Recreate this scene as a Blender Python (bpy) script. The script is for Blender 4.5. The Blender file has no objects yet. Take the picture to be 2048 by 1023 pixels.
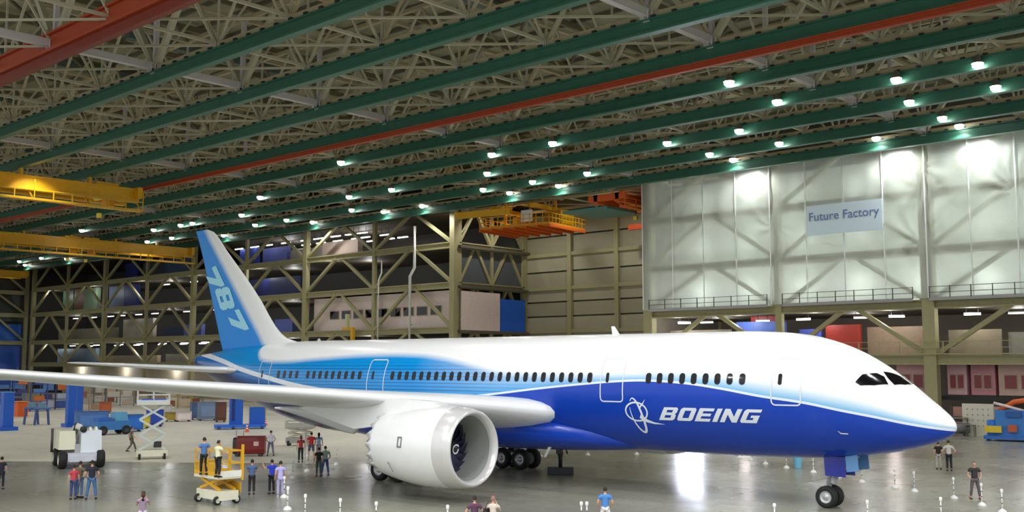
import bpy, bmesh, math, random
import numpy as np
from mathutils import Vector, Matrix
PI = math.pi
sc = bpy.context.scene
C = sc.collection
random.seed(7)
# ------------------------------------------------------------------ camera
CAMH, FPX, PITCH, PSI = 6.55, 2100.0, math.radians(5.85), math.radians(42.5)
cd = bpy.data.cameras.new('camera'); cam = bpy.data.objects.new('camera', cd); C.objects.link(cam)
cd.sensor_width = 36; cd.lens = FPX * 36 / 2048; cd.clip_end = 1500; cd.clip_start = .1
cam.location = (0, 0, CAMH); cam.rotation_euler = (PI/2 + PITCH, 0, PSI)
sc.camera = cam
# ------------------------------------------------------------------ world and exposure
w = bpy.data.worlds.new('world'); sc.world = w; w.use_nodes = True
w.node_tree.nodes['Background'].inputs[0].default_value = (.93, .97, 1, 1)
w.node_tree.nodes['Background'].inputs[1].default_value = .75
sc.view_settings.view_transform = 'Standard'; sc.view_settings.look = 'None'
sc.view_settings.gamma = 1; sc.view_settings.use_curve_mapping = False
sc.view_settings.exposure = 0.55
NEAR_W, LAMP_W, HOTSPOT_W = 3300, 1300, 1500
def lamp(name, loc, W, r=.3, spot=None, col=(.97, .98, 1), parent=None):
    d = bpy.data.lights.new(name, 'SPOT' if spot else 'POINT'); d.energy = W; d.color = col; d.shadow_soft_size = r
    if spot: d.spot_size = math.radians(spot); d.spot_blend = .6
    o = bpy.data.objects.new(name, d); C.objects.link(o); o.location = loc
    if parent: o.parent = parent
    return o
# lamps of the near half of the hall (they hang above the frame)
for ix in range(5):
    for iy in range(5):
        X, Y = 22 - 16.7*ix, -14 + 15*iy
        if math.hypot(X, Y) < 59: lamp('hall_light', (X, Y, 28), NEAR_W, .5, 165)
for Yb, zz in ((45.1, 46.2), (59.9, 61.1)):      # added unseen lights brightening the mid floor, tucked behind the runway beams
    for X in (-58, -74.5, -91, -108, -125, -142): lamp('hall_light', (X - (8 if Yb > 50 else 0), zz, 27.82), 1900, .25, 112)
# ------------------------------------------------------------------ picture-frame helpers
def ray(px, py):
    x = (px-1024)/FPX; u = (511.5-py)/FPX; c, s = math.cos(PITCH), math.sin(PITCH)
    fw = c - u*s; z = s + u*c
    return (math.cos(PSI)*x - math.sin(PSI)*fw, math.sin(PSI)*x + math.cos(PSI)*fw, z)
def atz(px, py, z=0):
    r = ray(px, py); k = (z-CAMH)/r[2]; return Vector((r[0]*k, r[1]*k, z))
def aty(px, py, y):
    r = ray(px, py); k = y/r[1]; return Vector((r[0]*k, y, CAMH + r[2]*k))
def atx(px, py, x):
    r = ray(px, py); k = x/r[0]; return Vector((x, r[1]*k, CAMH + r[2]*k))
def proj(X, Y, Z):
    x = math.cos(PSI)*X + math.sin(PSI)*Y; f = -math.sin(PSI)*X + math.cos(PSI)*Y; z = Z-CAMH
    c, s = math.cos(PITCH), math.sin(PITCH); d = f*c + z*s
    if d < 1: return (-9999, -9999)
    return 1024 + FPX*x/d, 511.5 - FPX*(z*c - f*s)/d
def inview(P, m=120):
    a, b = proj(*P); return -m < a < 2048+m and -m < b < 1023+m
# ------------------------------------------------------------------ materials
def srgb(c): return tuple(((v/255+.055)/1.055)**2.4 if v > 10 else v/255/12.92 for v in c)
MATS = {}
def mat(name, col, rough=.5, metal=0, noise=.12, nscale=3, emit=None, estr=0, bump=0, spec=None, coat=0):
    if name in MATS: return MATS[name]
    m = bpy.data.materials.new(name); m.use_nodes = True; nt = m.node_tree; b = nt.nodes['Principled BSDF']
    col = srgb(col)
    b.inputs['Roughness'].default_value = rough; b.inputs['Metallic'].default_value = metal
    if spec is not None: b.inputs['Specular IOR Level'].default_value = spec
    if coat: b.inputs['Coat Weight'].default_value = coat; b.inputs['Coat Roughness'].default_value = .08
    tc = nt.nodes.new('ShaderNodeTexCoord'); n = nt.nodes.new('ShaderNodeTexNoise'); n.inputs['Scale'].default_value = nscale
    n.inputs['Detail'].default_value = 4
    nt.links.new(tc.outputs['Object'], n.inputs['Vector'])
    r = nt.nodes.new('ShaderNodeMapRange'); r.inputs[3].default_value = 1-noise; r.inputs[4].default_value = 1+noise
    nt.links.new(n.outputs['Fac'], r.inputs[0])
    mx = nt.nodes.new('ShaderNodeVectorMath'); mx.operation = 'SCALE'; mx.inputs[0].default_value = col
    nt.links.new(r.outputs[0], mx.inputs['Scale']); nt.links.new(mx.outputs[0], b.inputs['Base Color'])
    if bump:
        bp = nt.nodes.new('ShaderNodeBump'); bp.inputs['Strength'].default_value = bump
        nt.links.new(n.outputs['Fac'], bp.inputs['Height']); nt.links.new(bp.outputs[0], b.inputs['Normal'])
    if emit:
        b.inputs['Emission Color'].default_value = (*srgb(emit), 1); b.inputs['Emission Strength'].default_value = estr
    MATS[name] = m; return m
def paint(c, rough=.45): return mat('paint_%d_%d_%d' % c, c, rough)
M_STEEL = mat('column_steel', (160, 153, 110), .55)
M_TRUSS = mat('truss_steel', (184, 178, 152), .5)
M_HEAVY = mat('truss_heavy', (196, 190, 188), .5)
M_CHORD = mat('chord_steel', (178, 166, 132), .5)
M_GREEN = mat('beam_green', (52, 106, 86), .4, nscale=1.2, noise=.2)
M_RED = mat('beam_red', (168, 62, 18), .5)
M_YEL = mat('crane_yellow', (222, 168, 16), .4)
M_ORANGE = mat('crane_orange', (222, 96, 24), .45)
M_DARK = mat('dark_grey', (46, 46, 44), .6)
M_WHITE = mat('plane_white', (236, 236, 234), .28, noise=.02, coat=.5)
M_GREYW = mat('equipment_white', (224, 224, 214), .45, noise=.06)
M_RUBBER = mat('rubber', (26, 26, 26), .7)
M_HUB = mat('hub_metal', (190, 190, 190), .35, .4)
M_METAL = mat('bare_metal', (150, 148, 142), .35, .7)
M_BLUE = mat('tool_blue', (24, 92, 196), .4)
M_LIT = mat('lamp_glow', (255, 255, 255), .5, emit=(255, 255, 250), estr=14)
MATS['lamp_glow'].cycles.emission_sampling = 'NONE'
M_STRIP = mat('strip_glow', (255, 255, 255), .5, emit=(250, 252, 255), estr=5)
MATS['strip_glow'].cycles.emission_sampling = 'NONE'
M_GLASS = mat('dark_glass', (14, 12, 16), .1, noise=.02, spec=.35)
M_STUDGE = mat('deck_brown', (96, 88, 72), .7)
# ------------------------------------------------------------------ mesh builder
class MB:
    def __init__(s): s.v = []; s.f = []; s.m = []; s.sm = []
    def add(s, vs, fs, mi=0, smooth=False):
        b = len(s.v); s.v += [tuple(v) for v in vs]
        for f in fs: s.f.append([b+i for i in f]); s.m.append(mi); s.sm.append(smooth)
        return s
    def box(s, c, d, mi=0, rz=0, top=None):
        x, y, z = d[0]/2, d[1]/2, d[2]/2; tx, ty = (top if top else (1, 1)); vs = []
        for k in (-1, 1):
            a, b_ = (x*tx, y*ty) if k > 0 else (x, y)
            for i, j in ((-1, -1), (1, -1), (1, 1), (-1, 1)):
                px, py = i*a, j*b_; vs.append((c[0] + px*math.cos(rz) - py*math.sin(rz), c[1] + px*math.sin(rz) + py*math.cos(rz), c[2] + k*z))
        return s.add(vs, [(3, 2, 1, 0), (4, 5, 6, 7), (0, 1, 5, 4), (1, 2, 6, 5), (2, 3, 7, 6), (3, 0, 4, 7)], mi)
    def bar(s, a, b, wd, ht=None, mi=0):
        a, b = Vector(a), Vector(b); d = (b-a); L = d.length
        if L < 1e-6: return s
        q = d.to_track_quat('Y', 'Z'); ht = ht or wd; vs = []
        for y in (0, L):
            for i, j in ((-1, -1), (1, -1), (1, 1), (-1, 1)): vs.append(a + q @ Vector((i*wd/2, y, j*ht/2)))
        return s.add(vs, [(3, 2, 1, 0)[::-1], (4, 5, 6, 7)[::-1], (0, 4, 5, 1), (1, 5, 6, 2), (2, 6, 7, 3), (3, 7, 4, 0)], mi)
    def tube(s, pts, rs, n=10, mi=0, smooth=True):
        pts = [Vector(p) for p in pts]; rs = rs if isinstance(rs, (list, tuple)) else [rs]*len(pts); vs = []; fs = []
        for i, p in enumerate(pts):
            d = (pts[min(i+1, len(pts)-1)] - pts[max(i-1, 0)]).normalized(); q = d.to_track_quat('Z', 'Y')
            for k in range(n): a = 2*PI*k/n; vs.append(p + q @ Vector((rs[i]*math.cos(a), rs[i]*math.sin(a), 0)))
        for i in range(len(pts)-1):
            for k in range(n): fs.append((i*n+k, i*n+(k+1) % n, (i+1)*n+(k+1) % n, (i+1)*n+k))
        s.add(vs, fs, mi, smooth); b = len(s.v)-len(vs)
        s.f += [[b+k for k in range(n)][::-1], [b+(len(pts)-1)*n+k for k in range(n)]]; s.m += [mi, mi]; s.sm += [False, False]
        return s
    def lathe(s, prof, o=(0, 0, 0), axis='Z', n=24, mi=0, smooth=True, close=False):
        vs = []; fs = []
        for h, r in prof:
            for k in range(n):
                a = 2*PI*k/n; c, t = r*math.cos(a), r*math.sin(a)
                p = {'Z': (c, t, h), 'X': (h, c, t), 'Y': (c, h, t)}[axis]; vs.append((o[0]+p[0], o[1]+p[1], o[2]+p[2]))
        for i in range(len(prof)-1):
            for k in range(n): fs.append((i*n+k, i*n+(k+1) % n, (i+1)*n+(k+1) % n, (i+1)*n+k))
        if close: fs += [tuple(range(n))[::-1], tuple((len(prof)-1)*n+k for k in range(n))]
        return s.add(vs, fs, mi, smooth)
    def prism(s, poly, ax, a0, a1, mi=0):
        n = len(poly); vs = []
        for a in (a0, a1):
            for p in poly: vs.append({'X': (a, p[0], p[1]), 'Y': (p[0], a, p[1]), 'Z': (p[0], p[1], a)}[ax])
        return s.add(vs, [tuple(range(n))[::-1], tuple(range(n, 2*n))] + [(i, (i+1) % n, n+(i+1) % n, n+i) for i in range(n)], mi)
    def mesh(s, name, mats):
        me = bpy.data.meshes.new(name); me.from_pydata(s.v, [], s.f)
        for m in (mats if isinstance(mats, (list, tuple)) else [mats]): me.materials.append(m)
        me.polygons.foreach_set('material_index', s.m); me.polygons.foreach_set('use_smooth', s.sm); 
        bm = bmesh.new(); bm.from_mesh(me); bmesh.ops.recalc_face_normals(bm, faces=bm.faces[:]); bm.to_mesh(me); bm.free()
        me.update(); return me
    def build(s, name, mats, parent=None, loc=None, rz=0):
        o = bpy.data.objects.new(name, s.mesh(name, mats)); C.objects.link(o)
        if parent: o.parent = parent
        if loc is not None: o.location = loc
        if rz: o.rotation_euler.z = rz
        return o
def tag(o, label, cat, group=None):
    o['label'] = label; o['category'] = cat
    if group: o['group'] = group
    return o
def thing(name, label, cat, loc=(0, 0, 0), rz=0, group=None):
    o = bpy.data.objects.new(name, None); C.objects.link(o); o.empty_display_size = .2
    o.location = loc; o.rotation_euler.z = rz; return tag(o, label, cat, group)
def struct(o): o['kind'] = 'structure'; return o
def copy_tree(o, parent=None):
    c = o.copy(); C.objects.link(c); c.parent = parent
    for ch in list(o.children): copy_tree(ch, c)
    return c
UNIT = {}
def unit(m):
    if m.name not in UNIT: UNIT[m.name] = MB().box((0, 0, 0), (1, 1, 1)).mesh('member', m)
    return UNIT[m.name]
def bar(name, a, b, wd, ht, m, parent):
    a, b = Vector(a), Vector(b); d = b-a; o = bpy.data.objects.new(name, unit(m)); C.objects.link(o); o.parent = parent
    o.matrix_local = Matrix.LocRotScale((a+b)/2, d.to_track_quat('Y', 'Z'), Vector((wd, d.length, ht))); return o
def ubox(name, c, d, m, parent=None):
    o = bpy.data.objects.new(name, unit(m)); C.objects.link(o); o.parent = parent; o.location = c; o.scale = d; return o
ORD = ['first', 'second', 'third', 'fourth', 'fifth', 'sixth', 'seventh', 'eighth', 'ninth', 'tenth', 'eleventh', 'twelfth', 'thirteenth',
       'fourteenth', 'fifteenth', 'sixteenth', 'seventeenth', 'eighteenth', 'nineteenth', 'twentieth'] + ['%dth' % k for k in range(21, 60)]

# ================================================================== FLOOR
def floor_material():
    m = bpy.data.materials.new('sealed_concrete'); m.use_nodes = True; nt = m.node_tree; L = nt.links; b = nt.nodes['Principled BSDF']
    N = lambda t: nt.nodes.new(t)
    geo = N('ShaderNodeNewGeometry'); sep = N('ShaderNodeSeparateXYZ'); L.new(geo.outputs['Position'], sep.inputs[0])
    def math_(op, a, b_=None, c=None):
        n = N('ShaderNodeMath'); n.operation = op
        for i, v in enumerate((a, b_, c)):
            if v is None: continue
            if isinstance(v, (int, float)): n.inputs[i].default_value = v
            else: L.new(v, n.inputs[i])
        return n.outputs[0]
    # unsealed pale bay beyond a diagonal edge, dark sealed bay this side
    d = math_('ADD', math_('MULTIPLY', sep.outputs[0], -.62), math_('MULTIPLY', sep.outputs[1], .784))
    d = math_('SUBTRACT', d, 69.3)
    m1 = N('ShaderNodeMapRange'); m1.inputs[1].default_value = -.15; m1.inputs[2].default_value = .15; L.new(d, m1.inputs[0])
    west = N('ShaderNodeMapRange'); west.inputs[1].default_value = -52; west.inputs[2].default_value = -60; L.new(sep.outputs[0], west.inputs[0])
    mask = math_('MULTIPLY', m1.outputs[0], west.outputs[0])
    n1 = N('ShaderNodeTexNoise'); n1.inputs['Scale'].default_value = .12; n1.inputs['Detail'].default_value = 6; L.new(geo.outputs['Position'], n1.inputs['Vector'])
    n2 = N('ShaderNodeTexNoise'); n2.inputs['Scale'].default_value = 1.6; n2.inputs['Detail'].default_value = 5; L.new(geo.outputs['Position'], n2.inputs['Vector'])
    mix = N('ShaderNodeMix'); mix.data_type = 'RGBA'; L.new(mask, mix.inputs[0])
    mix.inputs[6].default_value = (*srgb((142, 141, 126)), 1); mix.inputs[7].default_value = (*srgb((206, 200, 180)), 1)
    vr = math_('ADD', math_('MULTIPLY', n1.outputs['Fac'], .7), math_('MULTIPLY', n2.outputs['Fac'], .3))
    mr = N('ShaderNodeMapRange'); mr.inputs[1].default_value = .3; mr.inputs[2].default_value = .7; mr.inputs[3].default_value = .84; mr.inputs[4].default_value = 1.28; L.new(vr, mr.inputs[0])
    # slab joints
    def joint(o, sp, off):
        a = math_('ABSOLUTE', math_('SUBTRACT', math_('FRACT', math_('DIVIDE', math_('ADD', o, off), sp)), .5)); return math_('GREATER_THAN', a, .5-.06/sp)
    j = math_('MAXIMUM', joint(sep.outputs[0], 8.35, 3), joint(sep.outputs[1], 7.4, 2))
    sc_ = N('ShaderNodeVectorMath'); sc_.operation = 'SCALE'; L.new(mix.outputs[2], sc_.inputs[0])
    L.new(math_('MULTIPLY', mr.outputs[0], math_('SUBTRACT', 1, math_('MULTIPLY', j, .18))), sc_.inputs['Scale'])
    L.new(sc_.outputs[0], b.inputs['Base Color'])
    rr = N('ShaderNodeMapRange'); rr.inputs[1].default_value = .35; rr.inputs[2].default_value = .65; rr.inputs[3].default_value = .22; rr.inputs[4].default_value = .3; L.new(n1.outputs['Fac'], rr.inputs[0])
    L.new(math_('ADD', rr.outputs[0], math_('MULTIPLY', mask, .25)), b.inputs['Roughness'])
    b.inputs['Specular IOR Level'].default_value = .6
    return m
fl = struct(MB().box((-110, 60, -.25), (440, 250, .5)).build('floor', floor_material()))
# ================================================================== ROOF
Z0 = 26.85                     # underside of the green crane beams
YK = [37.7 + 7.4*k for k in range(9)]
NODEX = [-36.7 - 8.37*i for i in range(-4, 26)]
cm = mat('roof_deck', (164, 162, 134), .8, nscale=.6, noise=.18)
ceil = struct(MB().box((-115, 62, 36.3), (290, 124, .2)).build('ceiling', cm))
pm = mat('purlin', (120, 116, 96), .6)
for k in range(36): ubox('purlin', (-115, 12 + 3*k, 36.0), (270, .22, .4), pm, ceil)
pm2 = mat('roof_rib', (128, 120, 92), .6)
for k in range(34): ubox('roof_rib', (-240 + 8.37*k, 62, 35.6), (.3, 120, .5), pm2, ceil)
for k in range(16):            # service ducts laid on the upper chords
    x, y = -225 + 14*k + random.uniform(-3, 3), 30 + 60*random.random()
    ubox('duct', (x, y, 34.8), (.9, 14 + 10*random.random(), .7), paint((96, 112, 108)), ceil)
def ibeam(x0, x1, y, z, h, wd, m, name, par=None, th=.12):
    p = [(-wd/2, 0), (wd/2, 0), (wd/2, th), (.05, th), (.05, h-th), (wd/2, h-th), (wd/2, h), (-wd/2, h), (-wd/2, h-th), (-.05, h-th), (-.05, th), (-wd/2, th)]
    return MB().prism([(y+a, z+b) for a, b in p], 'X', x0, x1).build(name, m, par)
for k, Y in enumerate(YK):
    t = thing('crane_beam', '%s green crane runway beam under the roof, counted from the camera%s' % (ORD[k], {3: ', with the red rail under it', 8: ', along the top of the far wall'}.get(k, '')), 'beam', (-110, Y, Z0), 0, 'green crane runway beams')
    MB().prism([(-.3, 0), (.3, 0), (.3, .14), (.06, .14), (.06, .86), (.22, .86), (.22, .98), (-.22, .98), (-.22, .86), (-.06, .86), (-.06, .14), (-.3, .14)], 'X', -135, 112).build('i_section', M_GREEN, t)
    mb = MB()
    for i in range(160):
        x = -134 + i*1.54
        if inview((x-110, Y, Z0+.9), 60): mb.box((x, -.2, 1.03), (.28, .2, .14))
    if mb.v:
        o = mb.build('beam_clamps', M_DARK, t); o['kind'] = 'stuff'
t = thing('red_crane_rail', 'thin red rail running below the fourth green crane beam', 'rail', (-110, YK[3]-.4, Z0-.55), 0)
MB().prism([(-.16, 0), (.16, 0), (.16, .1), (.04, .1), (.04, .36), (.16, .36), (.16, .46), (-.16, .46), (-.16, .36), (-.04, .36), (-.04, .1), (-.16, .1)], 'X', -135, 112).build('rail', M_RED, t)
t = thing('red_crane_girder', 'massive red crane girder crossing the top left corner', 'beam', (-110, 30.1, Z0-.1), 0)
MB().prism([(-.35, .75), (.35, .75), (.35, .95), (.1, .95), (.1, 1.95), (.35, 1.95), (.35, 2.1), (-.35, 2.1), (-.35, 1.95), (-.1, 1.95), (-.1, .95), (-.35, .95)], 'X', -30, 112).build('upper_girder', M_RED, t)
MB().prism([(-.22, 0), (.22, 0), (.22, .14), (.06, .14), (.06, .74), (-.06, .74), (-.06, .14), (-.22, .14)], 'X', -30, 112).build('lower_rail', mat('beam_red_deep', (124, 38, 12), .5), t)
for i in range(30):
    if inview((-110 -30 + i*3, 30.1, 29), 60): ubox('hanger', (-30 + i*3, 0, 2.35), (.12, .5, .5), M_CHORD, t)
# trusses
ZL, ZU = 28.05, 33.6
rows = [22.9, 30.3] + YK + [104.3, 111.7]
major = lambda X: abs(((X + 70.2 + 16.7) % 33.48) - 16.7) < 2
plate = MB()
for a in range(6): plate.box((0, 0, 0), (1.15, .08, .5), rz=a*PI/6)
plate.box((0, 0, -.05), (.5, .5, .7))
PLM = plate.mesh('node_plate', M_HEAVY)
for j, Y in enumerate(rows):
    x0, x1 = (-104, -62) if Y > 100 else (-246, 4)
    tr = thing('roof_truss', 'pale steel truss %s' % (('over the green beam, %s row from the camera' % ORD[j-2]) if 2 <= j < 11 else ('above the red girder' if j == 1 else ('nearest the camera, in front of the red girder' if j == 0 else ('over the recessed wall, %s of two' % ('nearer' if j == 11 else 'farther'))))), 'truss', (0, Y+.12, 0), 0, 'roof trusses along the crane beams')
    bar('lower_chord', (x0, 0, ZL), (x1, 0, ZL), .34, .34, M_CHORD, tr)
    bar('upper_chord', (x0, 0, ZU), (x1, 0, ZU), .3, .3, M_CHORD, tr)
    for X in NODEX:
        if not x0 <= X <= x1 or X < -243: continue
        if not inview((X, Y, 29), 160): continue
        T = .4 if major(X) else .17
        bar('post', (X, 0, ZL), (X, 0, ZU), T*.8, T*.8, M_HEAVY if major(X) else M_TRUSS, tr)
        for s in (-1, 1): bar('diagonal', (X, 0, ZL), (X+s*4.18, 0, ZU), T, T, M_TRUSS if X % 3 > 1 else M_CHORD, tr)
        pl = bpy.data.objects.new('node_plate', PLM); C.objects.link(pl); pl.parent = tr; pl.location = (X, 0, ZL)
        if not major(X): pl.scale = (.5, .5, .8)
rb = thing('roof_bracing', 'thin pale diagonal braces laid flat between the lower truss joints', 'bracing', (0, 0, 0))
ru = thing('roof_bracing', 'brown diagonal braces laid flat between the upper truss joints', 'bracing', (0, 0, 0))
for i, X in enumerate(NODEX):
    ys = [Y for Y in rows if Y < 100] if not -104 < X < -70 else rows
    vis = [Y for Y in ys if inview((X, Y, 29), 260)]
    if len(vis) < 2 or X < -243: continue
    tr = thing('cross_truss', '%s cross truss spanning over the green beams, counted from the right%s' % (ORD[i], ', with thick pale chords' if major(X) else ''), 'truss', (X, 0, 0), 0, 'cross trusses under the roof')
    T = .5 if major(X) else .2; m = M_HEAVY if major(X) else M_TRUSS
    bar('upper_chord', (0, vis[0]-7, ZU), (0, vis[-1], ZU), .3, .3, M_CHORD, tr)
    for Y in vis:
        bar('strut', (0, Y-7.4, ZL+.15), (0, Y, ZL+.15), T, T, m, tr)
        for s in (-1, 1): bar('diagonal', (0, Y, ZL), (0, Y+s*3.7, ZU), .15, .15, M_TRUSS, tr)
        if i % 2 == 0 or Y < 60: bar('plan_brace', (X, Y, ZL), (X-8.37, Y-7.4, ZL), .14, .14, M_TRUSS, rb)
        (i+int(Y)) % 2 and bar('upper_brace', (X, Y, ZU), (X-8.37, Y+7.4, ZU), .2, .2, M_STUDGE, ru)
# ================================================================== HIGH BAY LAMPS (lit ones in view)
def make_lamp(label, loc, W, aim=150):
    t = thing('high_bay_lamp', label, 'lamp', loc, 0, 'lit high bay lamps between the green beams')
    MB().lathe([(.62, .08), (.5, .2), (.15, .3), (0, .42)], n=14).build('reflector', M_METAL, t)
    MB().lathe([(.15, .01), (.12, .26), (-.02, .38), (-.2, .36), (-.36, .2), (-.4, .01)], n=12).build('bulb', M_LIT, t)
    MB().tube([(0, 0, .5), (0, .25, .6), (0, .88, .6)], .05, 6).build('stem', M_DARK, t)
    lamp('lamp_light', (0, 0, -.3), W, .25, aim, parent=t)
    return t
proto_lamp = None
LR = [(66.6, [(1458, 165), (681, 367)]), (74.1, [(1955, 126), (1793, 183), (1554, 203), (1105, 286), (983, 309), (520, 398), (163, 468)]),
      (81.3, [(1990, 151), (1818, 202), (1478, 260), (1334, 284), (974, 346), (783, 381), (698, 396), (483, 435), (385, 440), (361, 457), (307, 466)]),
      (88.6, [(1884, 233), (1558, 285), (1419, 307), (1174, 345), (1065, 362), (966, 378), (703, 423), (573, 440), (510, 453), (343, 481), (294, 490), (209, 485), (83, 507), (39, 513)]),
      (96.15, [(1918, 250), (1752, 275), (1466, 320), (1117, 372), (1019, 387), (844, 414), (767, 426), (625, 450), (447, 480), (132, 525), (50, 530)])]
n = 0
for r, (Y, pxs) in enumerate(LR):
    for i, (px, py) in enumerate(pxs):
        P = aty(px, py, Y); P.z = 28.0 if r == 4 else 27.2
        lab = 'lit high bay lamp, %s from the right in the %s lamp row from the camera' % (ORD[i], ORD[r])
        if proto_lamp is None: proto_lamp = make_lamp(lab, P, LAMP_W); t = proto_lamp
        else: t = copy_tree(proto_lamp); t.location = P; t['label'] = lab
for X in (-24.6, -33.2, -40.9, -57, -106, -132): lamp('added_hotspot_light', (X, 99.3, 27.55), HOTSPOT_W, .25, 170)  # hidden row added behind the last beam for hot spots on the sheet
def strip(loc, L, rz, label, group=None, W=0):
    t = thing('fluorescent_strip', label, 'lamp', loc, rz, group)
    MB().box((0, 0, .12), (L, .3, .12)).build('housing', M_GREYW, t)
    MB().box((0, 0, 0), (L*.97, .22, .12)).build('tube', M_STRIP, t)
    for sx in (-.35, .35): bar('rod', (sx*L, 0, .15), (sx*L, 0, 1.1), .04, .04, M_DARK, t)
    return t
p = atz(405, 212, 28.6); strip(p, 2.6, 0, 'short white fluorescent strip lit beside the second green beam', None)
p = atz(1930, 226, 28.3); strip(p, 4.2, 0, 'long white fluorescent strip lit near the right edge under the roof')
p = atz(1440, 300, 28.3); strip(p, 3.2, 0, 'short white fluorescent strip lit above the hanging plastic sheet')
# ================================================================== FAR WALL FRAMES
def frame(name, label, org, ang, posts, levels, thick, main, ztop, brace=True, zlow=0):
    """posts: distances along the direction; levels: girder heights (top of each panel, going down)"""
    t = thing(name, label, 'frame', org, ang)
    for i, u in enumerate(posts):
        wd = thick*1.25 if i in main else thick*.8
        MB().box((u, 0, (ztop+zlow)/2), (wd, wd*.8, ztop-zlow)).build('column', M_STEEL, t)
    lo, hi = posts[0], posts[-1]
    for z in levels:
        MB().prism([(-.3, z-.45), (.3, z-.45), (.3, z-.3), (.08, z-.3), (.08, z+.3), (.3, z+.3), (.3, z+.45), (-.3, z+.45), (-.3, z+.3), (-.08, z+.3), (-.08, z-.3), (-.3, z-.3)], 'X', lo, hi).build('girder', M_STEEL, t)
    if brace:
        zz = [ztop] + levels
        for a, b in zip(posts[:-1], posts[1:]):
            mid = (a+b)/2
            for k in range(len(zz)-1):
                for e in (a, b): bar('brace', (e, .05, zz[k+1]+.2), (mid + (e-mid)*.08, .05, zz[k]-.2), .42, .42, M_STEEL, t)
    return t
LEVL = [23.0, 17.4, 11.2, 6.4]
postsL = [16.9*k for k in range(9)]
frame('steel_frame', 'long olive braced steel frame across the far side behind the tail', (-104, 101.5, 0), PI, postsL, LEVL, .75, (0, 2, 4, 6, 8), 28.2)
frame('steel_frame', 'short olive braced frame turning the corner toward the recessed wall', (-104, 102.1, 0), PI/2, [.3, 7, 13.9], LEVL, .6, (0, 2), 28.2)
frame('steel_frame', 'olive braced frame carrying the plastic sheet on the right', (-71.2, 101.6, 0), 0, [0, 16.7, 32.6, 49.3, 66], [23.0, 17.4, 12.25, 6.9], .95, (0, 2, 3), 28.2)
frame('steel_frame', 'olive braced frame standing at the far left end of the hall', (-243, 101.5, 0), -PI/2, [0, 14.8, 29.6, 44.4, 59.2], [22.5, 17.4, 11.2], .6, (0, 2, 4), 28.2)
# recessed wall
wl = struct(ubox('wall_back', (-87.3, 117.4, 18), (34, .5, 36), mat('wall_olive', (104, 98, 74), .7)))
wpm = [mat('wall_panel_a', (164, 157, 128), .6, noise=.08), mat('wall_panel_b', (154, 147, 118), .6, noise=.08)]
zs = [0, 3.3, 6.5, 9.0, 11.2, 13.3, 15.4, 17.4, 19.8, 22.3, 25, 28.4]
wx = [-104, -95.3, -86.9, -78.5, -70.9]
wr = struct(thing('wall_recess', '', '', (0, 0, 0)))
for key in ('label', 'category'): del wr[key]
for a, b in zip(wx[:-1], wx[1:]):
    for k, (c, d) in enumerate(zip(zs[:-1], zs[1:])): ubox('wall_panel', ((a+b)/2, 116.7, (c+d)/2+.05), (b-a-.4, .3, d-c-.22), wpm[k % 2], wr)
for i, x in enumerate(wx): ubox('wall_post', (x, 116.3, 14.2), (.7, .5, 28.4), M_STEEL, wr)
for z in (17.4, 11.2, 22.3): ubox('wall_girt', (-87.5, 116.35, z), (33, .35, .5), M_STEEL, wr)
dm = mat('wall_dark', (84, 82, 76), .8)
dk = struct(MB().box((-177, 117.1, 18), (146, .4, 36)).build('wall_far', dm))
de = struct(MB().box((-246, 66, 18), (.4, 102, 36)).build('wall_left', dm))
rt = struct(MB().box((-44, 116.5, 18), (54, .4, 36)).build('wall_right', mat('wall_tan', (112, 104, 90), .8)))
rs = struct(MB().box((-71, 109, 14.2), (.3, 15, 28.4)).build('wall_return', mat('wall_tan', (112, 104, 90), .8)))
# floors of the left block
for k, z in enumerate((28.0, 23.0, 17.4, 11.2, 6.4)):
    s = struct(MB().box((-172.8, 109.3, z-.2), (139.4, 14.6, .35)).build('floor_deck', M_STUDGE))
for k, z in enumerate((12.2, 6.9)):
    s = struct(MB().box((-38, 109.3, z-.2), (65, 14.6, .35)).build('floor_deck', M_STUDGE))
def box_thing(name, cat, label, x0, x1, y0, y1, z0, z1, m, group=None, extra=None):
    for zt in ((22.975, 17.375, 11.175, 6.375) if x0 < -100 else (12.175, 6.875)):
        if abs(z0-zt) < .45: z0 = zt
    o = thing(name, label, cat, ((x0+x1)/2, (y0+y1)/2, z0), 0, group)
    MB().box((0, 0, (z1-z0)/2), (x1-x0, y1-y0, z1-z0)).build('body', m, o)
    if extra: extra(o, x1-x0, y1-y0, z1-z0)
    return o
def windows(n, z0, z1, frac=.8, start=.1, mglass=None):
    def f(o, dx, dy, dz):
        for i in range(n):
            c = -dx/2 + dx*(start + frac*(i+.5)/n)
            fr = MB().box((c, -dy/2-.03, (z0+z1)/2), (dx*frac/n*.82, .08, z1-z0)).build('window', paint((188, 172, 140)), o)
            MB().box((c, -dy/2-.09, (z0+z1)/2), (dx*frac/n*.7, .06, (z1-z0)*.82)).build('pane', mglass or M_GLASS, fr)
    return f
PINK = (232, 212, 202)
box_thing('office_cabin', 'cabin', 'pinkish office cabin with a row of dark windows on the frame deck', -137, -104.6, 102.6, 108, 11.3, 16.8, paint(PINK), None, windows(9, 2.2, 3.6, .8, .12))
box_thing('partition', 'partition', 'pink wall panel facing the recess beside the blue one', -103.5, -103.3, 102.4, 110.2, 11.3, 16.6, paint(PINK))
box_thing('blue_curtain', 'curtain', 'bright blue sheet hung at the corner of the recess', -103.5, -103.3, 110.4, 115.6, 11.3, 15.8, paint((36, 104, 214)))
box_thing('wall_screen', 'screen', 'dark corrugated screen above the pink cabin by the recess', -104.4, -104.1, 102.2, 116, 17.8, 22.6, paint((84, 88, 92)))
box_thing('partition', 'partition', 'pale board above the second girder left of the corner column', -137, -128, 104, 105, 23.2, 26, paint((170, 150, 136)))
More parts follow.
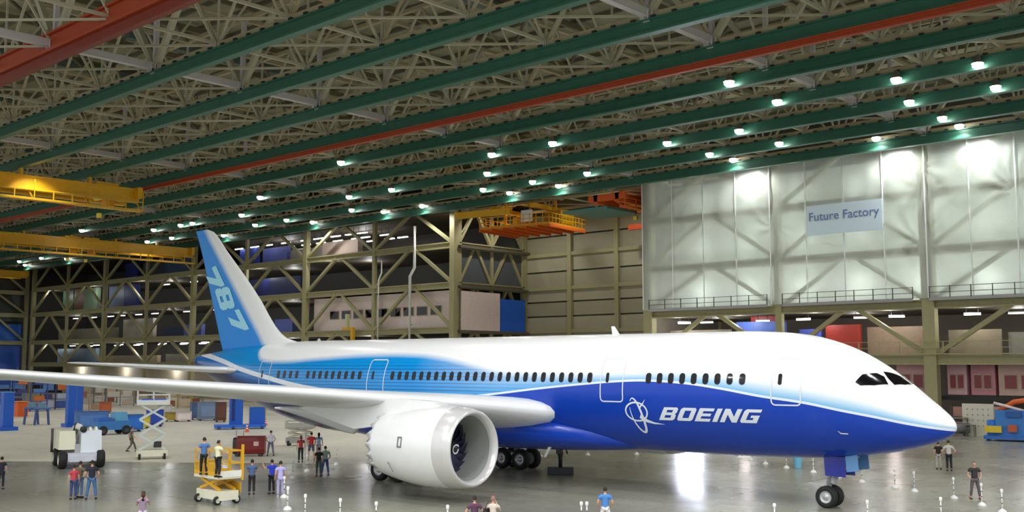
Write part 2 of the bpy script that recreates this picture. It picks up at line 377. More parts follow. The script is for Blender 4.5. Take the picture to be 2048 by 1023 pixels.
for i, (x0, x1, c, z0, z1, lab) in enumerate([
    (-160, -155, (60, 80, 180), 23.2, 26.6, 'deep blue screen high behind the tail fin'), (-154, -147, (96, 110, 190), 23.2, 26.3, 'lilac blue screen high on the frame deck'),
    (-147, -138, (148, 142, 130), 23.2, 25.6, 'grey board wall high on the frame deck'), (-165, -138, (122, 112, 100), 23.1, 24.2, 'low brown parapet on the top deck'),
    (-158, -142, (40, 52, 110), 17.6, 21, 'navy screen on the middle deck behind the tail'), (-150, -145, (110, 126, 205), 11.4, 14, 'lilac cabin on the lower deck behind the tail'),
    (-204, -199, (40, 52, 130), 17.6, 27, 'tall navy panel on the left decks'), (-212, -205.5, (110, 124, 150), 17.6, 23, 'grey blue panel on the left decks'),
    (-219, -213, (134, 160, 130), 17.6, 22.5, 'pale green panel on the left decks'), (-225, -220, (160, 110, 84), 17.6, 24, 'rusty brown panel on the left decks'),
    (-232, -227, (78, 120, 92), 17.6, 23, 'green panel near the far left column'), (-198, -186, (72, 84, 84), 23.3, 26.8, 'grey green cabinet row on the top deck'),
    (-186, -176, (60, 84, 120), 23.3, 26.6, 'steel blue cabinet row on the top deck'), (-232, -206, (150, 142, 120), 11.5, 14, 'long beige partition on the lower left deck'),
    (-204, -192, (176, 168, 150), 11.5, 15.5, 'cream cabin on the lower left deck'), (-190, -180, (60, 70, 100), 11.5, 13.6, 'slate cabinet row on the lower left deck'),
    (-178, -172, (100, 110, 190), 11.5, 13.8, 'violet blue cabinet on the lower deck'), (-232, -214, (96, 120, 140), 6.6, 9.8, 'blue grey screens on the lowest left deck'),
    (-212, -190, (140, 126, 96), 6.6, 8.2, 'low tan parapet on the lowest left deck'), (-188, -160, (136, 130, 108), 6.6, 8.4, 'grey tan parapet on the lowest deck by the tail')]):
    box_thing('partition', 'partition', lab, x0, x1, 103.5+.7*(i % 4), 104.3+.7*(i % 4), z0, z1, paint(c))
box_thing('partition', 'partition', 'long tan wall standing on the shop floor under the far left decks', -236, -106, 108, 108.4, .02, 5.9, mat('far_tan', (176, 164, 138), .7, nscale=.25, noise=.35))
# lights inside the decks
k = 0
for (z, xs, Ys) in ((26.6, [-160, -154, -150, -146, -141, -137, -133, -129, -126], (103, 107, 111)), (16.3, [-224, -216, -209, -203, -197, -190, -178, -168], (104.5,)),
                    (10.4, [-226, -214, -205, -196, -188, -180, -172, -163], (104.5, 109)), (21.8, [-186, -176], (104.5,))):
    for i, X in enumerate(xs):
        for Y in Ys:
            q = (X + random.uniform(-1, 1), Y, z)
            if not inview(q, 5): continue
            strip(q, 2.4, 0, 'lit strip, %s, %s %s of the far left decks' % ({26.6: 'top deck', 16.3: 'third deck', 10.4: 'lowest deck', 21.8: 'second deck'}[z], ORD[len(xs)-1-i if z == 26.6 and 0 else (i if xs[0] < xs[-1] else len(xs)-1-i)] + ' from the left,', {103: 'front row', 107: 'middle row', 111: 'back row', 104.5: 'front row', 109: 'back row'}[Y]), 'fluorescent strips inside the far frame')
            k += 1
for X in (-228, -208, -188, -168, -148, -128):
    for z in (21.5, 15.5, 9.8, 5.2): lamp('deck_fill_light', (X, 106.5, z), 240, .5); z in (21.5, 9.8) and lamp('deck_fill_light', (X-4, 102.2, z), 110, .04)  # fixtureless lights added to brighten deck interiors and partition fronts
for X in (-98, -80): lamp('recess_fill_light', (X, 106, 29.2), 2000, .5, 165)  # unseen lights added to brighten the recessed wall, hidden by the last beam
for X in (-150, -130): lamp('deck_fill_light', (X, 107, 26.2), 300, .3)  # fixtureless fill added inside the top deck
for pts, lab in (([(829, 452), (829, 535), (820, 552), (820, 700)], 'white drain pipe with a kink running down the steel frame'), ([(764, 520), (763, 545), (757, 560), (757, 700)], 'thin grey pipe beside the column left of the kinked pipe')):
    P_ = [aty(a, b_, 100.7) for a, b_ in pts]; P_[-1].z = .1; P_[-1].x = P_[-2].x; P_[0].x = P_[1].x
    t = thing('drain_pipe', lab, 'pipe', P_[-1]); mb = MB(); mb.tube([p_-P_[-1] for p_ in P_], .22 if '829' in str(pts) else .12, 8); mb.build('pipe', M_GREYW, t)
    for q in (12, 17.6, 22.5): MB().box((P_[0].x-P_[-1].x if q > 20 else 0, .2, q), (.5, .3, .15)).build('clamp', M_STEEL, t)
P_ = aty(705, 690, 100.4); t = thing('yellow_davit', 'yellow davit post rising just above the rear cabin roof', 'crane', (P_.x, 100.4, 6.4))
MB().box((0, 0, 2.8), (.5, .5, 5.6)).build('mast', M_YEL, t); MB().box((-1.1, 0, 5.4), (2.4, .4, .4)).build('jib', M_YEL, t); MB().box((-1.3, 0, 6.6), (.5, .5, 2)).build('counter_post', paint((196, 200, 150)), t); MB().box((0, .5, -.1), (1, 1.4, .2)).build('bracket', M_STEEL, t)
# left end wall content
for i, (y0, y1, z0, z1, c, lab) in enumerate([(70, 101, 11.5, 15.4, (36, 100, 196), 'long bright blue panel on the left end wall'), (96, 101, 1, 10.6, (44, 92, 190), 'tall blue door panel at the left end by the corner'),
    (89.5, 93.5, 4, 10.4, (64, 104, 200), 'blue roller door left of the corner'), (80, 88.5, 5, 10, (196, 186, 170), 'cream board wall at the left end'), (80, 88.5, 1, 4.6, (214, 210, 200), 'white board wall low at the left end'),
    (68, 101, 16, 22, (66, 70, 66), 'dark grey cladding high on the left end wall')]):
    t = thing('end_panel', lab, 'panel', (-244, (y0+y1)/2, z0)); MB().box((0, 0, (z1-z0)/2), (.5, y1-y0, z1-z0)).build('board', paint(c), t)
# ---- right block: mezzanine, shops, lit rooms
for i in range(6):
    x0 = -70.4 + 8.3*i
    t = thing('railing', 'olive railing length on the mezzanine under the sheet, %s from the left' % ORD[i], 'railing', (x0, 100.95, 7.4), 0, 'mezzanine railing lengths')
    for k in range(5): bar('baluster', (k*2.05, 0, 0), (k*2.05, 0, 1.25), .06, .06, M_STEEL, t)
    for z in (.65, 1.25): bar('rail', (0, 0, z), (8.25, 0, z), .06, .06, M_STEEL, t)
    MB().box((4.1, .2, .06), (8.2, .42, .12)).build('kick_plate', M_STEEL, t)
for i, (x0, x1, z0, z1, c, lab) in enumerate([(-70, -62, 7, 10.4, (142, 130, 110), 'tan partition beneath the left end of the sheet'), (-61.5, -55.5, 7, 11.2, (92, 120, 208), 'blue curtain on the mezzanine behind the cabin roof'),
    (-60, -56.5, 11.2, 11.8, (176, 40, 30), 'red banner under the girder above the blue curtain'), (-53.5, -51, 7, 10.2, (80, 96, 190), 'small blue cabinet on the mezzanine'),
    (-50.8, -47, 7, 10.6, (190, 60, 44), 'red rack on the mezzanine'), (-46.5, -40, 7, 10.3, (176, 150, 124), 'pinkish tan partition left of the big column'),
    (-37.8, -33, 7, 9.8, (160, 146, 120), 'tan partition right of the big column'), (-32.5, -24, 7, 9.5, (150, 146, 132), 'grey tan partition at the right edge')]):
    box_thing('partition', 'partition', lab, x0, x1, 104+.6*(i % 3), 104.4+.6*(i % 3), z0, z1, paint(c))
for i, X in enumerate([-67.5, -64.5, -57.4, -52.6, -46.2, -42.5, -35.2, -31.2, -26.8]):
    strip((X, 103.2, 11.2), 1.5, .2, 'short lit strip over the right mezzanine, %s from the left' % ORD[i], 'mezzanine strips')
for X in (-65, -48, -32): lamp('mezz_fill_light', (X, 107, 11), 260, .6); lamp('mezz_fill_light', (X+5, 102.5, 11.2), 130, .04); lamp('mezz_fill_light', (X-3, 102.5, 11.2), 130, .04); lamp('shop_light', (X+4, 105.3, 5.9), 170, .6, None, (1, .86, .84))  # mezzanine lights are added fill without fixtures
for i, (x0, x1, c, z0, z1) in enumerate([(-43, -39.9, (220, 168, 170), 3.6, 6.5), (-38, -36.2, (226, 180, 182), 3.6, 6.5), (-35.8, -33.6, (210, 140, 150), 3.6, 6.5), (-33.3, -29.6, (214, 176, 160), 3.6, 6.5), (-29.3, -27, (44, 44, 92), 2.6, 6.5)]):
    o = box_thing('shop_unit', 'shop', '%s unit at mezzanine underside behind the nose, %s from the left' % (('navy curtained' if i == 4 else 'pink lit'), ORD[i]), x0, x1, 103.8, 106, z0, z1, paint(c), None, windows(2, .5, 2, .8, .1, paint((150, 70, 74)) if i < 4 else paint((30, 30, 60))))
box_thing('ledge', 'ledge', 'long dark ledge under the pink lit units', -44, -24, 103, 103.6, 3.1, 3.5, M_DARK)
# unseen glowing panel added beyond the aircraft to throw glare on the floor
dw = thing('added_glare_panel', 'tall bright panel added unseen behind the cabin for the floor glare', 'glow_panel', (aty(1378, 800, 101).x, 101.0, 0))
MB().box((0, 0, 4.5), (3.1, .05, 8.6)).build('panel_face', mat('glare_glow', (235, 240, 255), .5, emit=(226, 232, 255), estr=9), dw)
for s in (-1, 1): MB().box((s*1.65, 0, 4.45), (.2, .3, 8.9)).build('panel_edge', M_STEEL, dw)
# ---- plastic sheets
def sheet_mat():
    m = bpy.data.materials.new('plastic_sheet'); m.use_nodes = True; nt = m.node_tree; L = nt.links; b = nt.nodes['Principled BSDF']
    b.inputs['Base Color'].default_value = (*srgb((220, 226, 216)), 1); b.inputs['Roughness'].default_value = .32
    tr = nt.nodes.new('ShaderNodeBsdfTransparent'); tr.inputs[0].default_value = (.88, .93, .91, 1); tl = nt.nodes.new('ShaderNodeBsdfTranslucent'); tl.inputs[0].default_value = (.70, .76, .74, 1)
    m1 = nt.nodes.new('ShaderNodeMixShader'); m1.inputs[0].default_value = .35; L.new(b.outputs[0], m1.inputs[1]); L.new(tl.outputs[0], m1.inputs[2])
    m2 = nt.nodes.new('ShaderNodeMixShader'); m2.inputs[0].default_value = .34; L.new(m1.outputs[0], m2.inputs[1]); L.new(tr.outputs[0], m2.inputs[2])
    L.new(m2.outputs[0], nt.nodes['Material Output'].inputs[0])
    tc = nt.nodes.new('ShaderNodeNewGeometry'); n = nt.nodes.new('ShaderNodeTexNoise'); n.inputs['Scale'].default_value = .8; n.inputs['Detail'].default_value = 5; n.inputs['Distortion'].default_value = 1.4
    L.new(tc.outputs['Position'], n.inputs['Vector']); bp = nt.nodes.new('ShaderNodeBump'); bp.inputs['Strength'].default_value = .3; bp.inputs['Distance'].default_value = .12; L.new(n.outputs['Fac'], bp.inputs['Height'])
    L.new(bp.outputs[0], b.inputs['Normal']); return m
SM = sheet_mat()
shroot = thing('plastic_sheeting', 'large translucent white plastic sheeting hung over the upper frame on the right', 'sheeting', (0, 100.95, 0))
xe = [-71.6 + 4.15*i for i in range(14)]
stars = [(-38.9, 25.5), (-54.4, 21), (-38.9, 18.5), (-30, 22.5)]
for i in range(13):
    mb = MB(); nx, nz = 26, 70; vs = []; z0 = 12.7 + .1*math.sin(i*2.1)
    for a in range(nx+1):
        for b in range(nz+1):
            X = xe[i] + (xe[i+1]-xe[i]+.12)*a/nx; Z = z0 + (28.2-z0)*b/nz
            y = .05*math.sin(X*2.6 + .3*math.sin(Z*.7)) + .03*math.sin(Z*1.7 + X*1.3)
            for k, (sx, sz) in enumerate(stars):
                dx, dz = X-sx, Z-sz; r = math.hypot(dx, dz)+.01; an = math.atan2(dz, dx)
                y += .075*math.sin(an*(7+k)+k*2+2*math.sin(r*.9+an*2))*math.exp(-((r-2.2)/2.4)**2)*(1 if math.sin(an+k) < .3 else .25)
            if a in (0, nx): y += -.07
            vs.append((X, y - (.04 if i % 2 else 0), Z))
    fs = [(a*(nz+1)+b, (a+1)*(nz+1)+b, (a+1)*(nz+1)+b+1, a*(nz+1)+b+1) for a in range(nx) for b in range(nz)]
    mb.add(vs, fs, 0, True); mb.build('sheet', SM, shroot)
    ubox('tape_seam', (xe[i]+.02, -.12, 20.4), (.12, .02, 15.2), paint((240, 240, 234)), shroot)
bk = struct(MB().box((-43, 106.4, 20.0), (55.5, .2, 15.4)).build('added_backing', mat('backing_white', (212, 218, 206), .8)))  # pale backing added to catch light and show bright through the sheet
for X in (-67, -60.5, -54, -47.5, -41, -34.5, -28):
    for z, W_ in ((14.8, 190), (20.3, 75), (25.6, 70)): lamp('behind_sheet_light', (X, 104.6, z), W_, .3)  # rows added behind the sheet so the frame shows as darker bands
for i in range(3):
    x0 = [-70.6, -53.6, -38.2][i]; x1 = [-55.4, -39.8, -22.8][i]
    t = thing('guard_rail', 'dark guard rail along the sheet foot, %s length' % ('left', 'middle', 'right')[i], 'railing', (x0, 100.6, 12.75))
    k = int((x1-x0)/1.9)
    for q in range(k+1): bar('post', (q*(x1-x0)/k, 0, 0), (q*(x1-x0)/k, 0, 1.15), .07, .07, M_DARK, t)
    for z in (.55, 1.1): bar('rail', (0, 0, z), (x1-x0, 0, z), .05, .05, M_DARK, t)
    bar('toe_board', (0, 0, -.05), (x1-x0, 0, -.05), .05, .3, M_METAL, t); MB().box(((x1-x0)/2, .38, -.2), (x1-x0, .78, .06)).build('walkway', M_METAL, t)
# sign
def text_mesh(txt, size=1, shear=0, offset=0, spacing=1, res=4):
    c = bpy.data.curves.new('t', 'FONT'); c.body = txt; c.size = size; c.shear = shear; c.offset = offset; c.space_character = spacing; c.resolution_u = res
    o = bpy.data.objects.new('t', c); C.objects.link(o); dg = bpy.context.evaluated_depsgraph_get()
    me = bpy.data.meshes.new_from_object(o.evaluated_get(dg)); bpy.data.objects.remove(o); bpy.data.curves.remove(c)
    vs = np.array([v.co[:] for v in me.vertices]); fs = [tuple(p.vertices) for p in me.polygons]; bpy.data.meshes.remove(me)
    return vs, fs
sg = thing('hall_sign', 'pale blue sign with grey blue words Future Factory on the plastic sheet', 'sign', (-46.6, 100.74, 19.75))
MB().box((0, 0, 1.55), (8.05, .08, 3.1)).build('board', mat('sign_board', (206, 222, 230), .5, noise=.03), sg)
vs, fs = text_mesh('Future Factory', 1, 0, .008); lo, hi = vs.min(0), vs.max(0)
MB().add([((x-lo[0])/(hi[0]-lo[0])*7.5-3.75, -.06, 1.2+(y-lo[1])*(7.5/(hi[0]-lo[0]))) for x, y, z in vs], fs).build('lettering', mat('sign_ink', (104, 122, 168), .5, noise=.02), sg)

# ================================================================== AIRLINER
def pchip(xs, ys):
    xs, ys = np.array(xs, float), np.array(ys, float); h = np.diff(xs); d = np.diff(ys)/h; m = np.zeros(len(xs))
    for i in range(1, len(xs)-1):
        if d[i-1]*d[i] > 0: w1, w2 = 2*h[i]+h[i-1], h[i]+2*h[i-1]; m[i] = (w1+w2)/(w1/d[i-1]+w2/d[i])
    m[0], m[-1] = d[0], d[-1]
    def f(x):
        x = min(max(x, xs[0]), xs[-1]); i = min(int(np.searchsorted(xs, x, 'right'))-1, len(xs)-2); t = (x-xs[i])/h[i]
        return float(ys[i]*(2*t**3-3*t*t+1) + h[i]*m[i]*(t**3-2*t*t+t) + ys[i+1]*(-2*t**3+3*t*t) + h[i]*m[i+1]*(t**3-t*t))
    return f
FT = [(0, 3.80, 3.80, .02), (.06, 4.04, 3.64, .22), (.15, 4.18, 3.53, .36), (.3, 4.35, 3.43, .54), (.6, 4.62, 3.27, .80), (1, 4.95, 3.1, 1.07), (2, 5.78, 2.8, 1.6), (3, 6.5, 2.58, 2.0), (4, 7.08, 2.42, 2.31), (5, 7.5, 2.3, 2.53),
      (6.5, 7.9, 2.2, 2.73), (8, 8.06, 2.15, 2.83), (10, 8.13, 2.11, 2.885), (16, 8.13, 2.11, 2.885), (36, 8.1, 2.05, 2.885), (39, 8.1, 2.1, 2.8), (42, 8.1, 2.4, 2.6), (45, 8.05, 2.95, 2.3), (48, 7.9, 3.7, 1.85), (51, 7.7, 4.55, 1.35), (54, 7.35, 5.55, .75), (56, 7.1, 6.3, .28), (56.3, 6.95, 6.45, .1)]
fS = [a[0] for a in FT]; fTop = pchip(fS, [a[1] for a in FT]); fBot = pchip(fS, [a[2] for a in FT]); fHw = pchip(fS, [a[3] for a in FT])
def fus(s, th, off=0.0, side=-1):
    """point on the skin: s aft of the nose, th angle above the horizontal on one side (side -1 is the right side, toward the camera)"""
    t, b, h = fTop(s), fBot(s), fHw(s); c, v = (t+b)/2, (t-b)/2
    nx, nz = math.cos(th)/max(h, .05), math.sin(th)/max(v, .05); l = math.hypot(nx, nz)
    return (-s, side*(h*math.cos(th) + off*nx/l), c + v*math.sin(th) + off*nz/l)
def fth(s, z):
    t, b = fTop(s), fBot(s); return math.asin(max(-1, min(1, (z-(t+b)/2)/((t-b)/2))))
def fsz(s, z, off=.02, side=-1): return fus(s, fth(s, z), off, side)
def livery():
    m = bpy.data.materials.new('livery_paint'); m.use_nodes = True; nt = m.node_tree; L = nt.links; b = nt.nodes['Principled BSDF']; N = nt.nodes.new
    def mt(op, a, b_=None, c=None, clamp=False):
        n = N('ShaderNodeMath'); n.operation = op; n.use_clamp = clamp
        for i, v in enumerate((a, b_, c)):
            if v is None: continue
            if isinstance(v, (int, float)): n.inputs[i].default_value = v
            else: L.new(v, n.inputs[i])
        return n.outputs[0]
    tc = N('ShaderNodeTexCoord'); sp = N('ShaderNodeSeparateXYZ'); L.new(tc.outputs['Object'], sp.inputs[0])
    s = mt('MULTIPLY', sp.outputs[0], -1.0); z = sp.outputs[2]; sn = mt('DIVIDE', s, 60.0)
    def curve(pts):
        n = N('ShaderNodeFloatCurve'); c = n.mapping.curves[0]; n.mapping.use_clip = False
        c.points[0].location = (pts[0][0]/60, pts[0][1]/10); c.points[1].location = (pts[-1][0]/60, pts[-1][1]/10)
        for p in pts[1:-1]: c.points.new(p[0]/60, p[1]/10)
        n.mapping.update(); L.new(sn, n.inputs['Value']); return mt('MULTIPLY', n.outputs[0], 10.0)
    W = curve([(0, 3.72), (1.48, 3.97), (2.86, 4.27), (4.11, 4.51), (5.8, 4.84), (7.7, 5.08), (10, 5.44), (11.8, 5.64), (14, 5.73), (15.6, 5.67), (17.3, 5.54), (20.4, 5.25), (23.7, 4.89), (26.4, 4.64), (30, 4.42), (33, 4.45), (36.7, 4.78), (41, 5.15), (44.8, 5.69), (48.3, 6.21), (50.9, 6.72), (56, 7.4)])
    U = curve([(0, 3.9), (1.8, 4.48), (3.6, 5.1), (5.1, 5.4), (6.9, 5.7), (9.3, 6.07), (11.9, 6.25), (15, 6.12), (18.8, 6.1), (21.2, 6.12), (23.3, 6.22), (25, 6.5), (26.6, 6.8), (28.3, 7.04), (30, 7.19), (34.5, 7.22), (39, 7.03), (43.3, 6.84), (45.3, 6.95), (46.2, 7.3), (46.9, 8.0), (48, 9.5), (60, 9.9)])
    dz = mt('SUBTRACT', z, W); du = mt('SUBTRACT', z, U)
    def ramp(v, lo, hi):
        n = N('ShaderNodeMapRange'); n.inputs[1].default_value = lo; n.inputs[2].default_value = hi; L.new(v, n.inputs[0]); return n.outputs[0]
    def mix(f, a, b_):
        n = N('ShaderNodeMix'); n.data_type = 'RGBA'
        if isinstance(f, float): n.inputs[0].default_value = f
        else: L.new(f, n.inputs[0])
        for i, v in ((6, a), (7, b_)):
            if isinstance(v, tuple): n.inputs[i].default_value = (*srgb(v), 1)
            else: L.new(v, n.inputs[i])
        return n.outputs[2]
    aft = ramp(s, 14.0, 30.0)
    # upper band: pale blue forward, saturated striped blue aft
    band = mix(aft, (96, 178, 226), (0, 142, 216))
    wave = mt('LESS_THAN', mt('FRACT', mt('DIVIDE', z, .2)), .26)
    stripe = mt('MULTIPLY', mt('MULTIPLY', wave, ramp(s, 19.0, 26.0)), mt('MULTIPLY', ramp(z, 6.75, 6.3), ramp(s, 47.5, 46.5)))
    band = mix(mt('MULTIPLY', stripe, .75), band, (8, 66, 122))
    fw = mt('DIVIDE', dz, mt('MAXIMUM', mt('SUBTRACT', U, W), .05), clamp=True)
    fadef = mt('POWER', fw, 1.0)
    fadea = ramp(du, -.35, .02)
    fade = mt('ADD', mt('MULTIPLY', fadef, mt('SUBTRACT', 1.0, aft)), mt('MULTIPLY', fadea, aft))
    top = mix(fade, band, (240, 240, 238))
    # underside: bright royal blue, navy farther aft
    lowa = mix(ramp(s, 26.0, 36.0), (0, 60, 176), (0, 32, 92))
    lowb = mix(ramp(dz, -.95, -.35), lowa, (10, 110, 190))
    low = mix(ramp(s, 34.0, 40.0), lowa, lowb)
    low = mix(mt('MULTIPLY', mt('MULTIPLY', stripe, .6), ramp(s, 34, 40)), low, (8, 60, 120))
    isup = mt('GREATER_THAN', dz, 0.0)
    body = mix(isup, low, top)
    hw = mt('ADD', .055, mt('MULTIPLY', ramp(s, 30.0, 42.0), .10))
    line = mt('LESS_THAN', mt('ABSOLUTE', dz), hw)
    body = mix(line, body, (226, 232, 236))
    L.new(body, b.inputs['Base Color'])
    b.inputs['Roughness'].default_value = .25; b.inputs['Coat Weight'].default_value = .2; b.inputs['Coat Roughness'].default_value = .06; b.inputs['Specular IOR Level'].default_value = .4
    return m
LIV = livery()
PLX, PLY, PYAW = -16.68, 46.4, math.radians(3.0)
AP = thing('airliner', 'huge twin engined airliner painted white and blue, parked nose to the right', 'airplane', (PLX, PLY, 0), PYAW)
def grid_mesh(rows_, close=True, smooth=True, mi=0):
    mb = MB(); n = len(rows_[0]); vs = [p for r in rows_ for p in r]; fs = []
    for i in range(len(rows_)-1):
        for k in range(n if close else n-1): fs.append((i*n+k, i*n+(k+1) % n, (i+1)*n+(k+1) % n, (i+1)*n+k))
    mb.add(vs, fs, mi, smooth); return mb
st = list(np.concatenate([[0, .02, .06, .12, .2, .3, .45, .6, .8, 1.0, 1.25, 1.5, 1.8, 2.1], np.arange(2.5, 12, .5), np.arange(12, 36, 1.5), np.arange(36, 56.3, .6), [56.3]]))
rowsF = []
for s_ in st:
    t, b, h = fTop(s_), fBot(s_), fHw(s_); c, v = (t+b)/2, (t-b)/2
    rowsF.append([(-s_, h*math.cos(2*PI*k/96), c + v*math.sin(2*PI*k/96)) for k in range(96)])
fm = grid_mesh(rowsF); fm.f.append([len(fm.v)-96+k for k in range(96)]); fm.m.append(0); fm.sm.append(False)
fm.build('fuselage', LIV, AP)
# belly fairing where the wings join
rowsB = []
for s_ in np.linspace(15.2, 38, 48):
    u = (s_-15.2)/22.8; g = max(0, math.sin(PI*u))**.45; hw = .5 + 2.62*g; zb = 2.3 - .52*g; zt = 2.6 + 1.75*g
    c, v = (zt+zb)/2, (zt-zb)/2; r = []
    for k in range(48):
        a = 2*PI*k/48; ca, sa = math.cos(a), math.sin(a); e = .84
        r.append((-s_, hw*math.copysign(abs(ca)**e, ca), c + v*math.copysign(abs(sa)**e, sa)))
    rowsB.append(r)
grid_mesh(rowsB).build('belly_fairing', mat('fairing_blue', (0, 60, 176), .25, noise=.02, coat=.2), AP)
# wings
def airfoil(n=14):
    up, lo = [], []
    for i in range(n+1):
        x = .5*(1-math.cos(PI*i/n)); t = 5*(.2969*math.sqrt(x)-.126*x-.3516*x*x+.2843*x**3-.1036*x**4); cam_ = .018*math.sin(PI*x)
        up.append((x, t+cam_)); lo.append((x, -t+cam_))
    return up + lo[::-1][1:-1]
AF = airfoil()
def surf(secs, name, m, side, par, vertical=False):
    rr = []
    for (sp_, le, ch, th, z, tw) in secs:
        r = []
        for (x, y) in AF:
            s_ = le + x*ch; h = y*th*ch - tw*x*ch
            r.append((-s_, side*sp_, z+h) if not vertical else (-s_, y*th*ch, sp_))
        rr.append(r)
    mb = grid_mesh(rr); n = len(AF); mb.f += [list(range(n)), [len(mb.v)-n+k for k in range(n)]]; mb.m += [0, 0]; mb.sm += [False, False]
    return mb.build(name, m, par)
WZ = pchip([0, 2.9, 5, 7, 9.75, 13, 17, 21, 25, 30], [3.9, 4.05, 4.32, 4.52, 4.78, 5.1, 5.45, 5.8, 6.18, 6.75])
WSEC = []
for t_ in [1.2, 2.9, 4, 5, 6, 7, 8.4, 9.75, 11, 13, 15, 17, 19, 21, 23, 25, 27, 28.5, 29.4, 29.9]:
    le = 19.7 + (t_-2.9)*.69 + (max(0, t_-27)**2)*.16; te = 33.4 + .06*t_ if t_ < 10 else 34.0 + (t_-10)*.385
    te += max(0, t_-27)*.25
    WSEC.append((t_, le, max(.5, te-le), .135 - .045*min(1, t_/14), WZ(t_), .052 - .0012*t_))
M_WING = mat('wing_paint', (226, 228, 228), .3, noise=.02, coat=.3)
for side in (-1, 1):
    wg = surf(WSEC, 'wing', M_WING, side, AP)
    wg.name = 'wing'
for s_, z_ in ((32.0, 4.6), ):
    for t_, l0, l1, d in ((9.2, 26.6, 34.6, 1.35), ):
        for side in (-1, 1):
            prof = []
            for i in range(13):
                u = i/12; r = math.sin(PI*min(1, u*.9+.08))**.7; prof.append((u, r))
            rr = []
            for u, r in prof:
                s0 = l0 + u*(l1-l0); zc = WZ(t_) - .05*(s0-(19.7+(t_-2.9)*.69)) - .15; dd = d*r
                if t_ < 10: dd = 1.55*max(0, 1-abs(u-.18)/.18)**.5 if u < .18 else 1.55*max(0, (1-(u-.18)/.82))**1.15
                rr.append([(-s0, side*(t_ + .28*r*math.cos(2*PI*k/14)), zc - dd*.5 + (dd*.5+.05)*math.sin(2*PI*k/14)) for k in range(14)])
            grid_mesh(rr).build('flap_fairing', M_WING, AP)
# horizontal tail and fin
HS = [(1.0, 48.0, 5.6, .10, 6.05, .0), (2.0, 48.9, 4.9, .10, 6.12, 0), (5, 51.6, 3.6, .10, 6.3, 0), (8, 54.2, 2.3, .10, 6.5, 0), (9.6, 55.6, 1.6, .09, 6.6, 0), (9.9, 56.1, 1.0, .07, 6.62, 0)]
for side in (-1, 1): surf(HS, 'horizontal_stabilizer', M_WING, side, AP)
def fin_mat():
    m = bpy.data.materials.new('fin_paint'); m.use_nodes = True; nt = m.node_tree; L = nt.links; b = nt.nodes['Principled BSDF']; N = nt.nodes.new
    tc = N('ShaderNodeTexCoord'); sp = N('ShaderNodeSeparateXYZ'); L.new(tc.outputs['Object'], sp.inputs[0])
    a = N('ShaderNodeMath'); a.operation = 'MULTIPLY_ADD'; L.new(sp.outputs[2], a.inputs[0]); a.inputs[1].default_value = -.905; L.new(sp.outputs[0], a.inputs[2])  # x - .905 z
    b2 = N('ShaderNodeMath'); b2.operation = 'MULTIPLY'; L.new(a.outputs[0], b2.inputs[0]); b2.inputs[1].default_value = -1
    # s + .905z ... line: s - (47.35 + (z-7.86)*.905)
    sm = N('ShaderNodeMath'); sm.operation = 'MULTIPLY_ADD'; L.new(sp.outputs[2], sm.inputs[0]); sm.inputs[1].default_value = -.905
    ng = N('ShaderNodeMath'); ng.operation = 'MULTIPLY'; L.new(sp.outputs[0], ng.inputs[0]); ng.inputs[1].default_value = -1; L.new(ng.outputs[0], sm.inputs[2])
    r = N('ShaderNodeMapRange'); L.new(sm.outputs[0], r.inputs[0]); r.inputs[1].default_value = 40.24-.35; r.inputs[2].default_value = 40.24+.35
    mx = N('ShaderNodeMix'); mx.data_type = 'RGBA'; L.new(r.outputs[0], mx.inputs[0]); mx.inputs[6].default_value = (*srgb((232, 232, 228)), 1); mx.inputs[7].default_value = (*srgb((0, 134, 218)), 1)
    L.new(mx.outputs[2], b.inputs['Base Color']); b.inputs['Roughness'].default_value = .35; b.inputs['Specular IOR Level'].default_value = .25
    return m
FM = fin_mat()
fLE = pchip([7.6, 7.95, 8.35, 9.0, 11.2, 13.24, 15.1, 16.26, 16.66, 16.85], [42.6, 43.6, 45.3, 46.35, 48.4, 50.58, 52.7, 53.9, 54.5, 55.2])
fTE = pchip([6.6, 7.1, 9.66, 13.07, 15.6, 16.85], [52.2, 52.6, 53.7, 55.05, 56.1, 56.75])
FS = []
for z_ in [7.3, 7.7, 7.9, 8.1, 8.35, 8.7, 9.2, 10, 11, 12, 13, 14, 15, 15.8, 16.3, 16.6, 16.8, 16.85]:
    le, te = fLE(z_), fTE(z_); FS.append((z_, le, te-le, .095 if z_ < 16.5 else .05, 0, 0))
fin = surf(FS, 'vertical_stabilizer', FM, 1, AP, True)
# numerals on the fin
M_NUM = mat('numeral_paint', (150, 214, 232), .35, noise=.02)
def dense(pts, step=.12):
    o = []
    for k in range(len(pts)):
        a, b_ = np.array(pts[k]), np.array(pts[(k+1) % len(pts)]); n = max(1, int(np.linalg.norm(b_-a)/step))
        for i in range(n): o.append(tuple(a+(b_-a)*i/n))
    return o
def filled(loops):
    cu = bpy.data.curves.new('g', 'CURVE'); cu.dimensions = '2D'; cu.fill_mode = 'BOTH'
    for loop in loops:
        sp_ = cu.splines.new('POLY'); dl = dense(loop, .12); sp_.points.add(len(dl)-1); sp_.use_cyclic_u = True
        for p, q in zip(sp_.points, dl): p.co = (q[0], q[1], 0, 1)
    o = bpy.data.objects.new('g', cu); C.objects.link(o); me = bpy.data.meshes.new_from_object(o.evaluated_get(bpy.context.evaluated_depsgraph_get()))
    vs = [(v.co.x, v.co.y) for v in me.vertices]; fs = [tuple(p.vertices) for p in me.polygons]; bpy.data.objects.remove(o); bpy.data.meshes.remove(me); return vs, fs
SEVEN = [[(0, .66), (0, 1), (1, 1), (1, .70), (.62, 0), (.22, 0), (.58, .66)]]
